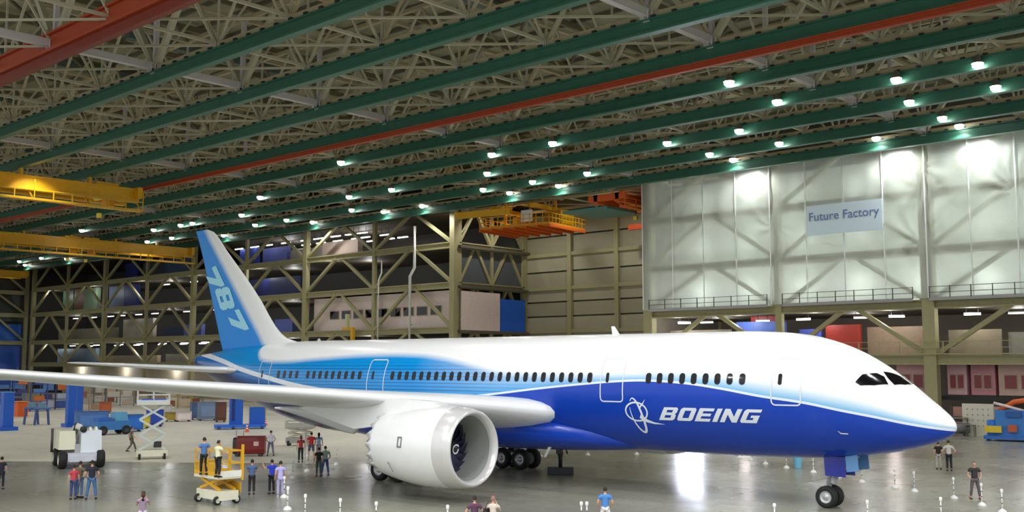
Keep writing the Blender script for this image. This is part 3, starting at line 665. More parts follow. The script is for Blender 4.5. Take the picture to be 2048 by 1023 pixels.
EIGHT = [[(.12, 0), (.88, 0), (1, .12), (1, .42), (.93, .5), (1, .58), (1, .88), (.88, 1), (.12, 1), (0, .88), (0, .58), (.07, .5), (0, .42), (0, .12)], [(.36, .2), (.64, .2), (.64, .38), (.36, .38)], [(.36, .62), (.64, .62), (.64, .8), (.36, .8)]]
for loops, q in ((SEVEN, [(55.5, 13.55), (53.75, 13.97), (52.45, 12.4), (54.2, 12.1)]), (EIGHT, [(53.95, 12.15), (51.9, 12.3), (50.95, 10.68), (52.95, 10.5)]), (SEVEN, [(52.3, 10.35), (50.5, 10.55), (49.15, 9.05), (51.0, 8.8)])):
    vs, fs = filled(loops); mb = MB(); P = []
    for u, v in vs:
        BL, TL, TR, BR = [np.array(p) for p in q]; p = BL*(1-u)*(1-v) + TL*(1-u)*v + TR*u*v + BR*u*(1-v)
        le, te = fLE(p[1]), fTE(p[1]); xx = min(max((p[0]-le)/(te-le), .01), .99)
        th = 5*.095*(te-le)*(.2969*math.sqrt(xx)-.126*xx-.3516*xx*xx+.2843*xx**3-.1036*xx**4) - .018*math.sin(PI*xx)*.095*(te-le)
        P.append((-p[0], -(th+.03), p[1]))
    mb.add(P, fs).build('numeral', M_NUM, fin)
# cabin windows
def skin_patch(poly_st, off, name, m, par, depth=0):
    """poly_st: closed ring of (s, theta); fan filled patch lying on the skin"""
    mb = MB(); c = np.mean(np.array(poly_st), 0); n = len(poly_st); V = [fus(c[0], c[1], off)]
    for f_ in (.5, 1): V += [fus(c[0]+(s_-c[0])*f_, c[1]+(t_-c[1])*f_, off) for s_, t_ in poly_st]
    F = [(0, 1+k, 1+(k+1) % n) for k in range(n)] + [(1+k, 1+n+k, 1+n+(k+1) % n, 1+(k+1) % n) for k in range(n)]
    return mb.add(V, F, 0, True).build(name, m, par)
def rrect(s0, s1, z0, z1, r, n=4):
    pts = []
    for cx_, cz_, a0 in ((s1-r, z1-r, 0), (s0+r, z1-r, 90), (s0+r, z0+r, 180), (s1-r, z0+r, 270)):
        for i in range(n+1): a = math.radians(a0+90*i/n); pts.append((cx_+r*math.cos(a), cz_+r*math.sin(a)))
    return pts
M_WFR = mat('window_surround', (196, 204, 210), .3, noise=.02)
wins = [13.67-.631*i for i in range(9)] + [17.2+.604*i for i in range(25)] + [34.59+.634*i for i in range(9)] + [40.87+.70*i for i in range(4)]
for s_ in wins:
    pw = rrect(s_-.155, s_+.155, 5.58, 6.10, .14, 3)
    skin_patch([(a, fth(a, b_)) for a, b_ in pw], .012, 'cabin_window', M_GLASS, AP)
def ring(pts, wd, off, name, m, par, mapf=None):
    mb = MB(); n = len(pts); c = np.mean(np.array(pts), 0); A, B = [], []
    mapf = mapf or (lambda s_, z_: fsz(s_, z_, off))
    for k in range(n):
        p0, p1, p2 = np.array(pts[k-1]), np.array(pts[k]), np.array(pts[(k+1) % n]); d = p2-p0; nn = np.array([-d[1], d[0]])/(np.linalg.norm(d)+1e-9)
        A.append(mapf(*(p1+nn*wd/2))); B.append(mapf(*(p1-nn*wd/2)))
    return mb.add(A+B, [(k, (k+1) % n, n+(k+1) % n, n+k) for k in range(n)], 0, True).build(name, m, par)
def dense(pts, step=.12):
    o = []
    for k in range(len(pts)):
        a, b_ = np.array(pts[k]), np.array(pts[(k+1) % len(pts)]); n = max(1, int(np.linalg.norm(b_-a)/step))
        for i in range(n): o.append(tuple(a+(b_-a)*i/n))
    return o
M_OUT = mat('door_outline', (214, 220, 226), .4, noise=.02)
for s0, s1, z0, z1, lab in ((5.85, 7.2, 4.70, 6.80, 'front'), (15.15, 16.5, 4.66, 6.82, 'second'), (32.4, 33.85, 4.62, 6.78, 'third'), (44.05, 45.35, 4.8, 6.72, 'rear')):
    d_ = ring(dense(rrect(s0, s1, z0, z1, .18)), .065, .014, 'passenger_door', M_OUT, AP)
    mm = (s0+s1)/2 + .28
    skin_patch([(a, fth(a, b_)) for a, b_ in rrect(mm-.09, mm+.09, 5.6, 6.1, .085, 3)], .016, 'door_window', M_GLASS, d_)
# flight deck windows
for side in (-1, 1):
    for name, q in (('side', [(3.62, 1.86, 5.70), (3.42, 1.57, 6.06), (2.95, 1.15, 6.16), (2.66, 1.06, 6.02), (2.42, 1.22, 5.64), (2.9, 1.55, 5.56), (3.4, 1.86, 5.58)]),
                    ('front', [(2.78, .80, 6.20), (2.5, .42, 6.14), (2.28, .12, 6.02), (1.80, .10, 5.62), (1.92, .55, 5.60), (2.22, 1.02, 5.60), (2.5, .98, 5.88)])):
        ring_ = []
        for s_, t_, z_ in q:
            c, v, h = (fTop(s_)+fBot(s_))/2, (fTop(s_)-fBot(s_))/2, fHw(s_); ring_.append((s_, math.atan2((z_-c)/v, t_/h)))
        rr = dense(ring_, .1); n = len(rr); c = np.mean(np.array(rr), 0); V = []
        V.append(fus(c[0], c[1], .02, side)); fr = (.35, .7, 1)
        for f_ in fr: V += [fus(c[0]+(a-c[0])*f_, c[1]+(b_-c[1])*f_, .02, side) for a, b_ in rr]
        F = [(0, 1+k, 1+(k+1) % n) for k in range(n)]
        for g in range(2): F += [(1+g*n+k, 1+(g+1)*n+k, 1+(g+1)*n+(k+1) % n, 1+g*n+(k+1) % n) for k in range(n)]
        MB().add(V, F, 0, True).build('cockpit_window', M_GLASS, AP)
# lettering and emblem on the right side
M_LET = mat('lettering_white', (222, 228, 234), .35, noise=.02)
letS0, letS1, letZ0, letZ1 = 13.2, 7.62, 3.83, 4.46
fullw = None
vs, fs = text_mesh('BOEING', 1, .0, .05, 1.05); fullw = (vs[:, 0].min(), vs[:, 0].max())
LET = {  # simple extended block italics, units 0..1.25 by 0..1
 'B': [[(0, 0), (1.02, 0), (1.15, .12), (1.15, .40), (1.04, .5), (1.13, .6), (1.13, .88), (1.0, 1), (0, 1)], [(.34, .2), (.8, .2), (.8, .4), (.34, .4)], [(.34, .61), (.78, .61), (.78, .8), (.34, .8)]],
 'O': [[(.12, 0), (1.05, 0), (1.17, .13), (1.17, .87), (1.05, 1), (.12, 1), (0, .87), (0, .13)], [(.36, .22), (.82, .22), (.82, .78), (.36, .78)]],
 'E': [[(0, 0), (1.1, 0), (1.1, .22), (.36, .22), (.36, .4), (1.0, .4), (1.0, .61), (.36, .61), (.36, .78), (1.08, .78), (1.08, 1), (0, 1)]],
 'I': [[(0, 0), (.36, 0), (.36, 1), (0, 1)]],
 'N': [[(0, 0), (.34, 0), (.34, .58), (.84, 0), (1.18, 0), (1.18, 1), (.84, 1), (.84, .42), (.34, 1), (0, 1)]],
 'G': [[(.12, 0), (1.17, 0), (1.17, .56), (.6, .56), (.6, .38), (.82, .38), (.82, .22), (.36, .22), (.36, .78), (1.14, .78), (1.14, 1), (.12, 1), (0, .87), (0, .13)]]}
wd_ = {'B': 1.15, 'O': 1.17, 'E': 1.1, 'I': .36, 'N': 1.18, 'G': 1.17}
tot = sum(wd_[c] for c in 'BOEING') + 5*.19; x = 0
for ch in 'BOEING':
    cu = bpy.data.curves.new('g', 'CURVE'); cu.dimensions = '2D'; cu.fill_mode = 'BOTH'
    for loop in LET[ch]:
        sp_ = cu.splines.new('POLY'); dl = dense(loop, .12); sp_.points.add(len(dl)-1); sp_.use_cyclic_u = True
        for p, q in zip(sp_.points, dl): p.co = (q[0], q[1], 0, 1)
    o = bpy.data.objects.new('g', cu); C.objects.link(o); me = bpy.data.meshes.new_from_object(o.evaluated_get(bpy.context.evaluated_depsgraph_get()))
    P = []
    for v in me.vertices:
        X = (x+v.co.x)/tot; h = v.co.y; s_ = letS0 - X*(letS0-letS1-.42) - h*.42; z_ = letZ0 + (letZ1-letZ0)*h + .02*X
        P.append(fsz(s_, z_, .03))
    F = [tuple(p.vertices) for p in me.polygons]; bpy.data.objects.remove(o); bpy.data.meshes.remove(me)
    MB().add(P, F).build('lettering', M_LET, AP); x += wd_[ch] + .19
def swoosh(pts, wds, par, name='emblem_line'):
    A, B = [], []
    for k in range(len(pts)):
        a, b_ = np.array(pts[max(k-1, 0)]), np.array(pts[min(k+1, len(pts)-1)]); d = b_-a; nn = np.array([-d[1], d[0]])/(np.linalg.norm(d)+1e-9); p = np.array(pts[k])
        A.append(fsz(*(p+nn*wds[k]/2), .03)); B.append(fsz(*(p-nn*wds[k]/2), .03))
    n = len(pts); return MB().add(A+B, [(k, k+1, n+k+1, n+k) for k in range(n-1)], 0, True).build(name, M_LET, par)
el = lambda cs, cz, a, b_, a0, a1, rot=0, n=36: [(cs + a*math.cos(t)*math.cos(rot) - b_*math.sin(t)*math.sin(rot), cz + a*math.cos(t)*math.sin(rot) + b_*math.sin(t)*math.cos(rot)) for t in np.linspace(math.radians(a0), math.radians(a1), n)]
em = swoosh(el(14.42, 4.2, .62, .45, 0, 360), [.085]*36, AP, 'round_emblem')
swoosh(el(14.42, 4.02, .30, .85, 60, 392, -.22), [.03+.10*math.sin(PI*i/35) for i in range(36)], em)
swoosh([(14.25, 3.98), (13.9, 3.76), (13.5, 3.66), (12.95, 3.62)], [.20, .16, .09, .01], em)
swoosh([(14.25, 4.35), (14.0, 4.6), (13.85, 4.8)], [.09, .06, .01], em)
# small fittings: antennas, beacon, drains
for s_, h_, th_ in ((17.3, .42, .1), ):
    MB().prism([(-s_-.35, fTop(s_)-.05), (-s_+.1, fTop(s_)-.05), (-s_-.25, fTop(s_)+h_), (-s_-.42, fTop(s_)+h_)], 'Y', -.04, .04).build('antenna', M_WHITE, AP)
MB().lathe([(0, .14), (.12, .12), (.2, .02)], (-41.8, 0, fTop(41.8)-.03), n=12).build('beacon', M_HUB, AP)
MB().tube([fsz(4.4, 3.6, .0), fsz(4.2, 3.62, .22), fsz(3.9, 3.62, .24)], .03, 6).build('probe', M_HUB, AP)
MB().prism([(-20.3, 2.15), (-20.1, 2.15), (-20.45, 1.6), (-20.6, 1.6)], 'Y', -2.3, -2.24).build('drain_mast', M_HUB, AP)
# engines
def engine(side, z0, yaw=0):
    y0 = side*9.75
    e = bpy.data.objects.new('engine', None); C.objects.link(e); e.parent = AP; e.location = (0, y0, z0)
    n = 128; prof = [(19.02, 1.60), (18.92, 1.66), (18.93, 1.73), (19.05, 1.80), (19.4, 1.88)]
    MB().lathe([(-19.35, 1.50), (-19.12, 1.54)] + [(-s_, r) for s_, r in prof] + [(-19.9, 1.93)], (0, 0, 0), 'X', n).build('inlet_lip', mat('lip_metal', (214, 212, 210), .22, .25, noise=.02), e)
    rows_ = []
    for s_, r in [(19.9, 1.935), (20.6, 1.965), (21.4, 1.965), (22.2, 1.92), (23.0, 1.83), (23.8, 1.70), (24.3, 1.60)]:
        rows_.append([(-s_, r*math.cos(2*PI*k/n), r*math.sin(2*PI*k/n)) for k in range(n)])
    def chev(k): return abs(((k/n*18) % 1)-.5)*2
    rows_.append([(-(24.45+.42*chev(k)), (1.56-.06*chev(k))*math.cos(2*PI*k/n), (1.56-.06*chev(k))*math.sin(2*PI*k/n)) for k in range(n)])
    rows_.append([(-(24.42+.40*chev(k)), (1.51-.06*chev(k))*math.cos(2*PI*k/n), (1.51-.06*chev(k))*math.sin(2*PI*k/n)) for k in range(n)])
    rows_.append([(-23.6, 1.5*math.cos(2*PI*k/n), 1.5*math.sin(2*PI*k/n)) for k in range(n)])
    grid_mesh(rows_).build('nacelle', M_WHITE, e)
    MB().lathe([(-19.3, 1.50), (-19.8, 1.43), (-20.6, 1.40), (-21.1, 1.42)], (0, 0, 0), 'X', 64).build('inlet_duct', mat('duct_grey', (150, 152, 146), .4, noise=.03), e)
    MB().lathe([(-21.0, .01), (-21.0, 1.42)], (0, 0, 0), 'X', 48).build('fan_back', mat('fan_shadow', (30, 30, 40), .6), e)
    fb = MB(); R1, R2 = .40, 1.40
    for j in range(6):
        u = j/5; r = R1+(R2-R1)*u; tw = .95+.25*u; hw = .15+.17*u; a = .30*u - .1*math.sin(PI*u)
        fb.v += [(-20.7 + hw*math.cos(tw)*sg_, r*math.cos(a) - hw*math.sin(tw)*sg_*math.sin(a), r*math.sin(a) + hw*math.sin(tw)*sg_) for sg_ in (-1, 1)]
    fb.v = [(x, y, z) for x, y, z in fb.v]
    for j in range(5): fb.f.append([2*j, 2*j+1, 2*j+3, 2*j+2]); fb.m.append(0); fb.sm.append(True)
    bl = fb.mesh('fan_blade', mat('blade_metal', (74, 76, 104), .3, .7, noise=.05))
    for j in range(18):
        o = bpy.data.objects.new('fan_blade', bl); C.objects.link(o); o.parent = e; o.rotation_euler.x = 2*PI*j/18
    MB().lathe([(-20.0, .01), (-20.08, .12), (-20.3, .27), (-20.6, .4), (-20.9, .42)], (0, 0, 0), 'X', 24).build('spinner', mat('spinner_dark', (40, 40, 48), .35), e)
    P = []; 
    for i in range(28):
        a = .6 + i*.2; r = .06 + .30*i/27; s_ = 20.0 + .36*(r/.4)**1.6 - .03
        for d in (-.035, .035): P.append((-s_+.0, (r+d)*math.cos(a), (r+d)*math.sin(a)))
    MB().add(P, [(2*i, 2*i+1, 2*i+3, 2*i+2) for i in range(27)]).build('spinner_spiral', paint((224, 224, 224)), e)
    MB().lathe([(-23.6, 1.05), (-24.4, .92), (-25.0, .70), (-25.3, .60), (-25.28, .55), (-24.6, .55)], (0, 0, 0), 'X', 40).build('core_nozzle', M_METAL, e)
    MB().lathe([(-24.6, .48), (-25.4, .42), (-26.0, .22), (-26.35, .01)], (0, 0, 0), 'X', 24).build('exhaust_plug', M_METAL, e)
    for s_, a0, w_, h_ in ((22.0, .14, .3, .52),):
        a = PI/2*0
        r = 1.95; o = -1 if side < 0 else 1
        V = []
        for (du, dv) in rrect(-w_/2, w_/2, -h_/2, h_/2, .04, 2): th = a0+dv/r; V.append((-(s_+du), o*(r+.012)*math.cos(th), (r+.012)*math.sin(th)))
        V2 = []
        for (du, dv) in rrect(-w_/2+.07, w_/2-.07, -h_/2+.07, h_/2-.07, .03, 2): th = a0+dv/r; V2.append((-(s_+du), o*(r+.012)*math.cos(th), (r+.012)*math.sin(th)))
        k = len(V); MB().add(V+V2, [(i, (i+1) % k, k+(i+1) % k, k+i) for i in range(k)]).build('access_placard', paint((120, 120, 122)), e)
        V = []
        for (s2, th) in ((22.9, -.42), (22.82, -.42), (22.42, -.66), (22.5, -.66)): V.append((-s2, o*1.9*math.cos(th), 1.9*math.sin(th)))
        MB().prism([(-22.95, 0), (-22.88, 0), (-22.5, -.45), (-22.57, -.45)], 'Y', 0, .02).build('strake_mark', paint((130, 130, 134)), e).location = (0, o*1.79, -.72)
    # pylon
    MB().prism([(-20.4, 1.80), (-21.5, 2.15), (-24.3, WZ(9.75)-z0+.05), (-30.8, WZ(9.75)-z0-.5), (-31.5, WZ(9.75)-z0-.62), (-27.0, .62), (-24.0, 1.0)], 'Y', -.3, .3).build('pylon', M_WHITE, e)
    return e
engine(-1, 2.58); engine(1, 2.95)
# landing gear
def wheel_mb(r, w_, c):
    mb = MB(); h = w_/2
    mb.lathe([(-h*.8, r*.56), (-h, r*.72), (-h*.9, r*.9), (-h*.55, r), (h*.55, r), (h*.9, r*.9), (h, r*.72), (h*.8, r*.56)], c, 'Y', 28, 0)
    mb.lathe([(-h*.8, r*.56), (-h*.55, r*.5), (-h*.45, r*.25), (-h*.85, r*.18), (-h*.85, .01)], c, 'Y', 20, 1)
    mb.lathe([(h*.8, r*.56), (h*.55, r*.5), (h*.45, r*.25), (h*.85, r*.18), (h*.85, .01)], c, 'Y', 20, 1)
    return mb
def gear(s_, y_, name, r, w_, wheels, top, strut_r):
    mb = MB(); mb.tube([(-s_, y_, top), (-s_, y_, r+.45)], strut_r, 14, 0); mb.tube([(-s_, y_, r+.6), (-s_, y_, r)], strut_r*.7, 12, 1)
    if len(wheels) > 2:
        mb.bar((-s_-.75, y_, r), (-s_+.75, y_, r), .3, .3, 0); mb.tube([(-s_, y_, r+1.0), (-s_+1.2, y_, top)], .09, 8, 0)
    else:
        mb.tube([(-s_, y_, r+.55), (-s_+1.5, y_, top)], .07, 8, 0); mb.box((-s_+.25, y_, r+.75), (.15, .5, .25), 0)
        mb.bar((-s_-.1, y_, r+.45), (-s_-1.0, y_, r+.55), .08, .05, 0)
    for dx in sorted({a for a, b_ in wheels}): 
        ys = [b_ for a, b_ in wheels if a == dx]; mb.tube([(-s_+dx, y_+min(ys), r), (-s_+dx, y_+max(ys), r)], .1, 10, 1)
    g = mb.build(name, [mat('gear_grey', (170, 172, 172), .4), M_METAL], AP)
    for dx, dy in wheels: wheel_mb(r, w_, (-s_+dx, y_+dy, r)).build('wheel', [M_RUBBER, M_HUB], g)
    return g
ng = gear(5.75, 0, 'nose_gear', .50, .34, [(0, -.36), (0, .36)], 2.5, .11)
for side in (-1, 1):
    gear(29.1 if side < 0 else 28.3, side*4.9, 'main_gear', .64, .46, [(-.75, -.55), (-.75, .55), (.75, -.55), (.75, .55)], 3.4, .22)
    MB().prism([(-30.1, 3.2), (-27.4, 3.2), (-27.6, 1.7), (-29.9, 1.6)], 'Y', side*5.45, side*5.51).build('gear_door', M_WING, AP)
    # nose gear doors: pair beside the strut and a forward pair
    MB().prism([(-5.75, 2.35), (-4.75, 2.35), (-4.75, 1.45), (-5.7, 1.48)], 'Y', side*.52, side*.58).build('gear_door', mat('door_blue', (18, 34, 140), .25, noise=.02, coat=.5), AP)
    MB().prism([(-4.7, 2.4), (-4.15, 2.5), (-4.1, 1.78), (-4.65, 1.7)], 'Y', side*.62, side*.67).build('gear_door', mat('door_pale_blue', (92, 140, 190), .3, noise=.02), AP)

# ================================================================== CRANES
def crane(label, x, y0, y1, z, ztop, col, trol, wlk=True):
    t = thing('overhead_crane', label, 'crane', (x, y0, z)); L = y1-y0; H = ztop-z; m = col
    for dx in (-1.6, 1.6):
        MB().prism([(dx-.35, H*.42), (dx+.35, H*.42), (dx+.35, H*.5), (dx+.25, H*.5), (dx+.25, H*.9), (dx+.35, H*.9), (dx+.35, H), (dx-.35, H), (dx-.35, H*.9), (dx-.25, H*.9), (dx-.25, H*.5), (dx-.35, H*.5)], 'Y', 0, L).build('girder', m, t)
    for y in (0.3, L-.3): MB().box((0, y, H*.8), (5.4, .6, H*.45)).build('end_truck', m, t)
    if wlk:
        MB().box((2.4, L/2, .12), (.9, L, .24)).build('walkway', m, t)
        k = int(L/2)
        for i in range(k+1): bar('hanger', (2.8, i*L/k, .1), (2.8, i*L/k, H*.8 if i % 3 == 0 else 1.1), .09, .09, m, t)
        bar('handrail', (2.8, 0, 1.1), (2.8, L, 1.1), .09, .09, m, t)
        for i in range(0, k+1, 3): bar('cross_arm', (1.2, i*L/k, H*.5), (2.4, i*L/k, .2), .12, .12, m, t)
    for Yb in YK + [104.3, 111.7]:
        if y0 < Yb < y1:
            for dx in (-1.6, 1.6): MB().box((dx, Yb-y0, (H + (26.86 if Yb < 100 else 27.9)-z)/2), (.5, .3, (26.86 if Yb < 100 else 27.9)-z-H)).build('wheel_bogie', m, t)
    for y in trol:
        tr = MB().box((0, y, H+.05), (3.6, 2.6, .5)).build('trolley', m, t)
        MB().lathe([(-1, .01), (-1, .45), (1, .45), (1, .01)], (0, y, H*.62), 'X', 16).build('hoist_drum', paint((236, 214, 60)), tr)
        MB().box((.6, y+.7, H*.35), (1.2, .9, .9)).build('hoist_motor', paint((214, 150, 20)), tr)
        bar('rope', (0, y, .5), (0, y, -.4), .06, .06, M_DARK, tr); MB().box((0, y, -.5), (.5, .35, .5)).build('hook_block', paint((236, 214, 60)), tr)
    return t
crane('yellow bridge crane nearest on the left, under the green beams', -112.5, 34, 58.2, 23.5, 26.2, M_YEL, [20.5])
crane('second yellow bridge crane on the left, ending just left of the tail fin', -165, 52, 96, 23.6, 26.4, M_YEL, [23, 26])
crane('farthest yellow bridge crane at the left edge near the end wall', -232, 58, 96, 23.8, 26.4, M_YEL, [10], False)
t = crane('orange bridge crane in the recess beside the plastic sheet', -75.5, 99, 114.5, 24.9, 26.7, M_ORANGE, [6], True)
MB().box((-4.5, 5, .5), (7, 7, .3)).build('teal_screen', paint((84, 140, 132)), t)
MB().box((-2, 13.5, -.4), (9, .5, .7)).build('red_beam', M_RED, t)
t = thing('crane_platform', 'yellow railed crane platform with a white board in the recess', 'crane', (-92.3, 104.8, 24.3), math.radians(8))
MB().box((0, 0, .15), (11, 9, .3)).build('deck', mat('deck_orange', (214, 138, 20), .5), t)
for k in range(7): bar('joist', (-5.5+k*1.83, -4.5, -.15), (-5.5+k*1.83, 4.5, -.15), .2, .3, M_ORANGE, t)
for (a, b_) in (((-5.5, -4.5), (5.5, -4.5)), ((-5.5, 4.5), (5.5, 4.5)), ((-5.5, -4.5), (-5.5, 4.5)), ((5.5, -4.5), (5.5, 4.5))):
    for k in range(12): u = k/11; x_, y_ = a[0]+(b_[0]-a[0])*u, a[1]+(b_[1]-a[1])*u; bar('rail_post', (x_, y_, .3), (x_, y_, 1.5), .08, .08, M_YEL, t)
    for z in (.9, 1.5): bar('handrail', (*a, z), (*b_, z), .08, .08, M_YEL, t)
MB().box((1.8, -4.1, 1.35), (1.7, .15, 1.5)).build('white_board', paint((232, 234, 236)), t)
MB().box((3.6, 1, 1.3), (2.6, 3.4, 2)).build('machine_cab', mat('cab_ochre', (176, 138, 20), .5), t)
MB().box((-1.6, .5, 1.1), (2.2, 2.5, 1.6)).build('winch_housing', M_YEL, t)
for dx in (-4, 0, 4): bar('hanger', (dx, -.5, .3), (dx, -.5, 3.7), .25, .25, M_YEL, t)
for dx in (-3.2, 3.2): MB().box((dx, 0, 2.6), (.6, 10, .5)).build('girder', M_YEL, t)
MB().box((-4, -5.8, 1.85), (9, .5, .7)).build('side_girder', M_YEL, t); MB().box((-4, -5.8, 2.25), (9, .8, .1)).build('flange', M_YEL, t)
# ================================================================== GROUND EQUIPMENT
def facing(p, extra=0): return math.atan2(-p.x, p.y) + math.radians(extra)   # local -Y looks at the viewer's side of the hall
def wheel(par, c, r, w_, hub=(210, 206, 190), ax='X', name='wheel'):
    h = w_/2; mb = MB()
    mb.lathe([(-h, r*.55), (-h, r*.85), (-h*.6, r), (h*.6, r), (h, r*.85), (h, r*.55)], (0, 0, 0), ax, 24, 0); 
    mb.lathe([(-h, r*.55), (-h*.6, r*.5), (-h*.6, .01)], (0, 0, 0), ax, 18, 1); mb.lathe([(h, r*.55), (h*.6, r*.5), (h*.6, .01)], (0, 0, 0), ax, 18, 1)
    o = mb.build(name, [M_RUBBER, paint(hub)], par); o.location = c; return o
# white boom lift seen end on
p = atz(156, 932); t = thing('boom_lift', 'white wheeled boom lift with big tyres standing behind three men', 'lift', p, facing(p, 8))
for sx in (-1, 1):
    for sy in (-1, 1): wheel(t, (sx*1.12, sy*1.25, .56), .56, .48)
MB().box((0, 0, .72), (1.7, 3.4, .5)).build('chassis', paint((206, 206, 214)), t)
MB().box((.55, -.2, 1.65), (1.25, 2.4, 1.35), top=(.96, .9)).build('engine_cover', mat('cover_white', (228, 234, 240), .35, noise=.02), t)
MB().box((-.85, -.1, 1.75), (1.0, 2.2, 1.15), top=(.92, .86)).build('counter_cover', mat('cover_cream', (226, 222, 196), .4, noise=.04), t)
MB().box((-.15, -.2, 1.2), (.5, 2.0, .6)).build('turntable', paint((170, 170, 168)), t)
MB().tube([(-.15, 1.9, 1.6), (-.15, .2, 2.55), (-.05, -1.1, 2.5)], [.2, .24, .22], 4).build('boom', M_GREYW, t)
MB().lathe([(-.08, .01), (-.08, .2), (.08, .2), (.08, .01)], (.05, -1.3, 2.42), 'Y', 18).build('boom_pivot', M_DARK, t)
MB().tube([(-.5, -.8, 1.9), (-.42, -.9, 2.65), (-.3, -.6, 2.8)], .05, 8).build('hose', M_DARK, t)
MB().tube([(-1.5, .9, .9), (-1.5, .9, 2.4)], .08, 8).build('exhaust_stack', paint((70, 62, 52)), t)
MB().box((0, -1.75, .62), (1.5, .12, .35)).build('bumper', paint((210, 212, 224)), t)
for sx in (.2, .55, .9): MB().box((sx, -.6, 2.42), (.2, .5, .22), top=(.4, .8)).build('vent_cowl', paint((232, 230, 190)), t)
def scissor(label, p, rz, L, Wd, zdeck, stages, railh, mbody, mrail, marm, name='scissor_lift', panel=None):
    t = thing(name, label, 'lift', p, rz)
    for sx in (-1, 1):
        for sy in (-1, 1): wheel(t, (sx*L*.38, sy*(Wd/2-.1), .2), .2, .16)
    MB().box((0, 0, .42), (L*.95, Wd*.8, .42)).build('chassis', mbody, t)
    z0, z1 = .66, zdeck-.12; hh = (z1-z0)/stages; half = L*.40 if hh < .5 else min(L*.4, 1.0)
    for k in range(stages):
        for sy in (-1, 1):
            y = sy*Wd*.32
            for e in (-1, 1): bar('scissor_arm', (-half*e, y, z0+k*hh), (half*e, y + .05*e, z0+(k+1)*hh), .09, .13, marm, t)
        if k: bar('pivot_tube', (half, -Wd*.32, z0+k*hh), (half, Wd*.32, z0+k*hh), .07, .07, marm, t)
    MB().box((0, 0, zdeck-.06), (L, Wd, .14)).build('platform', mbody, t)
    for x_, y_ in [(-1, -1), (0, -1), (1, -1), (-1, 1), (0, 1), (1, 1), (-1, 0), (1, 0)]:
        bar('rail_post', (x_*L/2*.97, y_*Wd/2*.96, zdeck), (x_*L/2*.97, y_*Wd/2*.96, zdeck+railh), .055, .055, mrail, t)
    for z in (.5, 1.0):
        for sy in (-1, 1): bar('rail', (-L/2*.97, sy*Wd/2*.96, zdeck+railh*z), (L/2*.97, sy*Wd/2*.96, zdeck+railh*z), .055, .055, mrail, t)
        for sx in (-1, 1): bar('rail', (sx*L/2*.97, -Wd/2*.96, zdeck+railh*z), (sx*L/2*.97, Wd/2*.96, zdeck+railh*z), .055, .055, mrail, t)
    for sy in (-1, 1): MB().box((0, sy*Wd/2*.98, zdeck+.1), (L, .03, .2)).build('toe_board', mrail, t)
    return t
p = atz(303, 917)
t = scissor('white scissor lift raised high beyond the walking man in olive', p, facing(p, 3), 2.15, 1.15, 3.85, 3, 1.1, mat('lift_cream', (224, 220, 196), .5), mat('lift_rail', (214, 220, 220), .4), mat('lift_arm', (206, 214, 206), .45))
MB().box((.35, -.2, 1.0), (.5, .5, .4)).build('motor_box', M_DARK, t)
MB().box((0, -.3, 4.0), (1.6, .5, .25)).build('blue_bundle', paint((50, 90, 200)), t)
p = atz(434, 1004); YL = p
t = scissor('yellow railed low scissor lift carrying two men', p, facing(p, 30) + PI/2, 2.3, 1.2, 1.32, 1, 1.15, mat('lift_cream', (224, 220, 196), .5), M_YEL, M_YEL)
for sy in (-1,): MB().box((0, sy*.6, .75), (2.2, .04, .5)).build('side_panel', mat('panel_ochre', (206, 160, 40), .5), t)
MB().box((-1.16, 0, 1.42), (.04, 1.15, .3)).build('end_board', paint((236, 234, 226)), t)
MB().box((1.16, 0, 1.6), (.04, 1.1, .6)).build('gate_board', paint((210, 170, 60)), t)
bar('mast', (-1.15, .62, 1.3), (-1.15, .62, 2.9), .1, .1, M_YEL, t); bar('mast', (-1.15, -.62, 1.1), (-1.15, -.62, 2.75), .1, .1, M_YEL, t)
p = atz(600, 890); scissor('small folded scissor cart with grey arms beyond the group of visitors', p, facing(p, -10), 2.3, 1.0, 1.5, 2, .45, paint((170, 170, 164)), paint((190, 188, 176)), paint((196, 190, 170)), 'scissor_cart')
# maroon cart
p = atz(499, 911); t = thing('covered_cart', 'maroon covered cart with rounded top beside the man in grey trousers', 'cart', p, facing(p, -6))
prof = [(-.55, .2), (.55, .2), (.62, .5), (.62, 1.1), (.5, 1.32), (.25, 1.42), (-.25, 1.42), (-.5, 1.32), (-.62, 1.1), (-.62, .5)]
MB().prism(prof, 'X', -.85, 1.1).build('cover', mat('cover_maroon', (112, 22, 18), .35), t)
MB().prism([(a*.96, .2+(b_-.2)*.9) for a, b_ in prof], 'X', -1.12, -.85).build('end_cap', paint((44, 34, 30)), t)
for x_ in (-.95, -.45): bar('post', (x_, 0, 1.2), (x_, 0, 1.8), .06, .06, M_METAL, t)
MB().box((.5, -.625, .9), (.35, .02, .3)).build('data_plate', paint((210, 170, 165)), t); MB().box((0, 0, .22), (2.1, .9, .12)).build('chassis', M_DARK, t)
for sx in (-.8, .8):
    for sy in (-.42, .42): wheel(t, (sx, sy, .16), .16, .1, (90, 90, 90), 'Y')
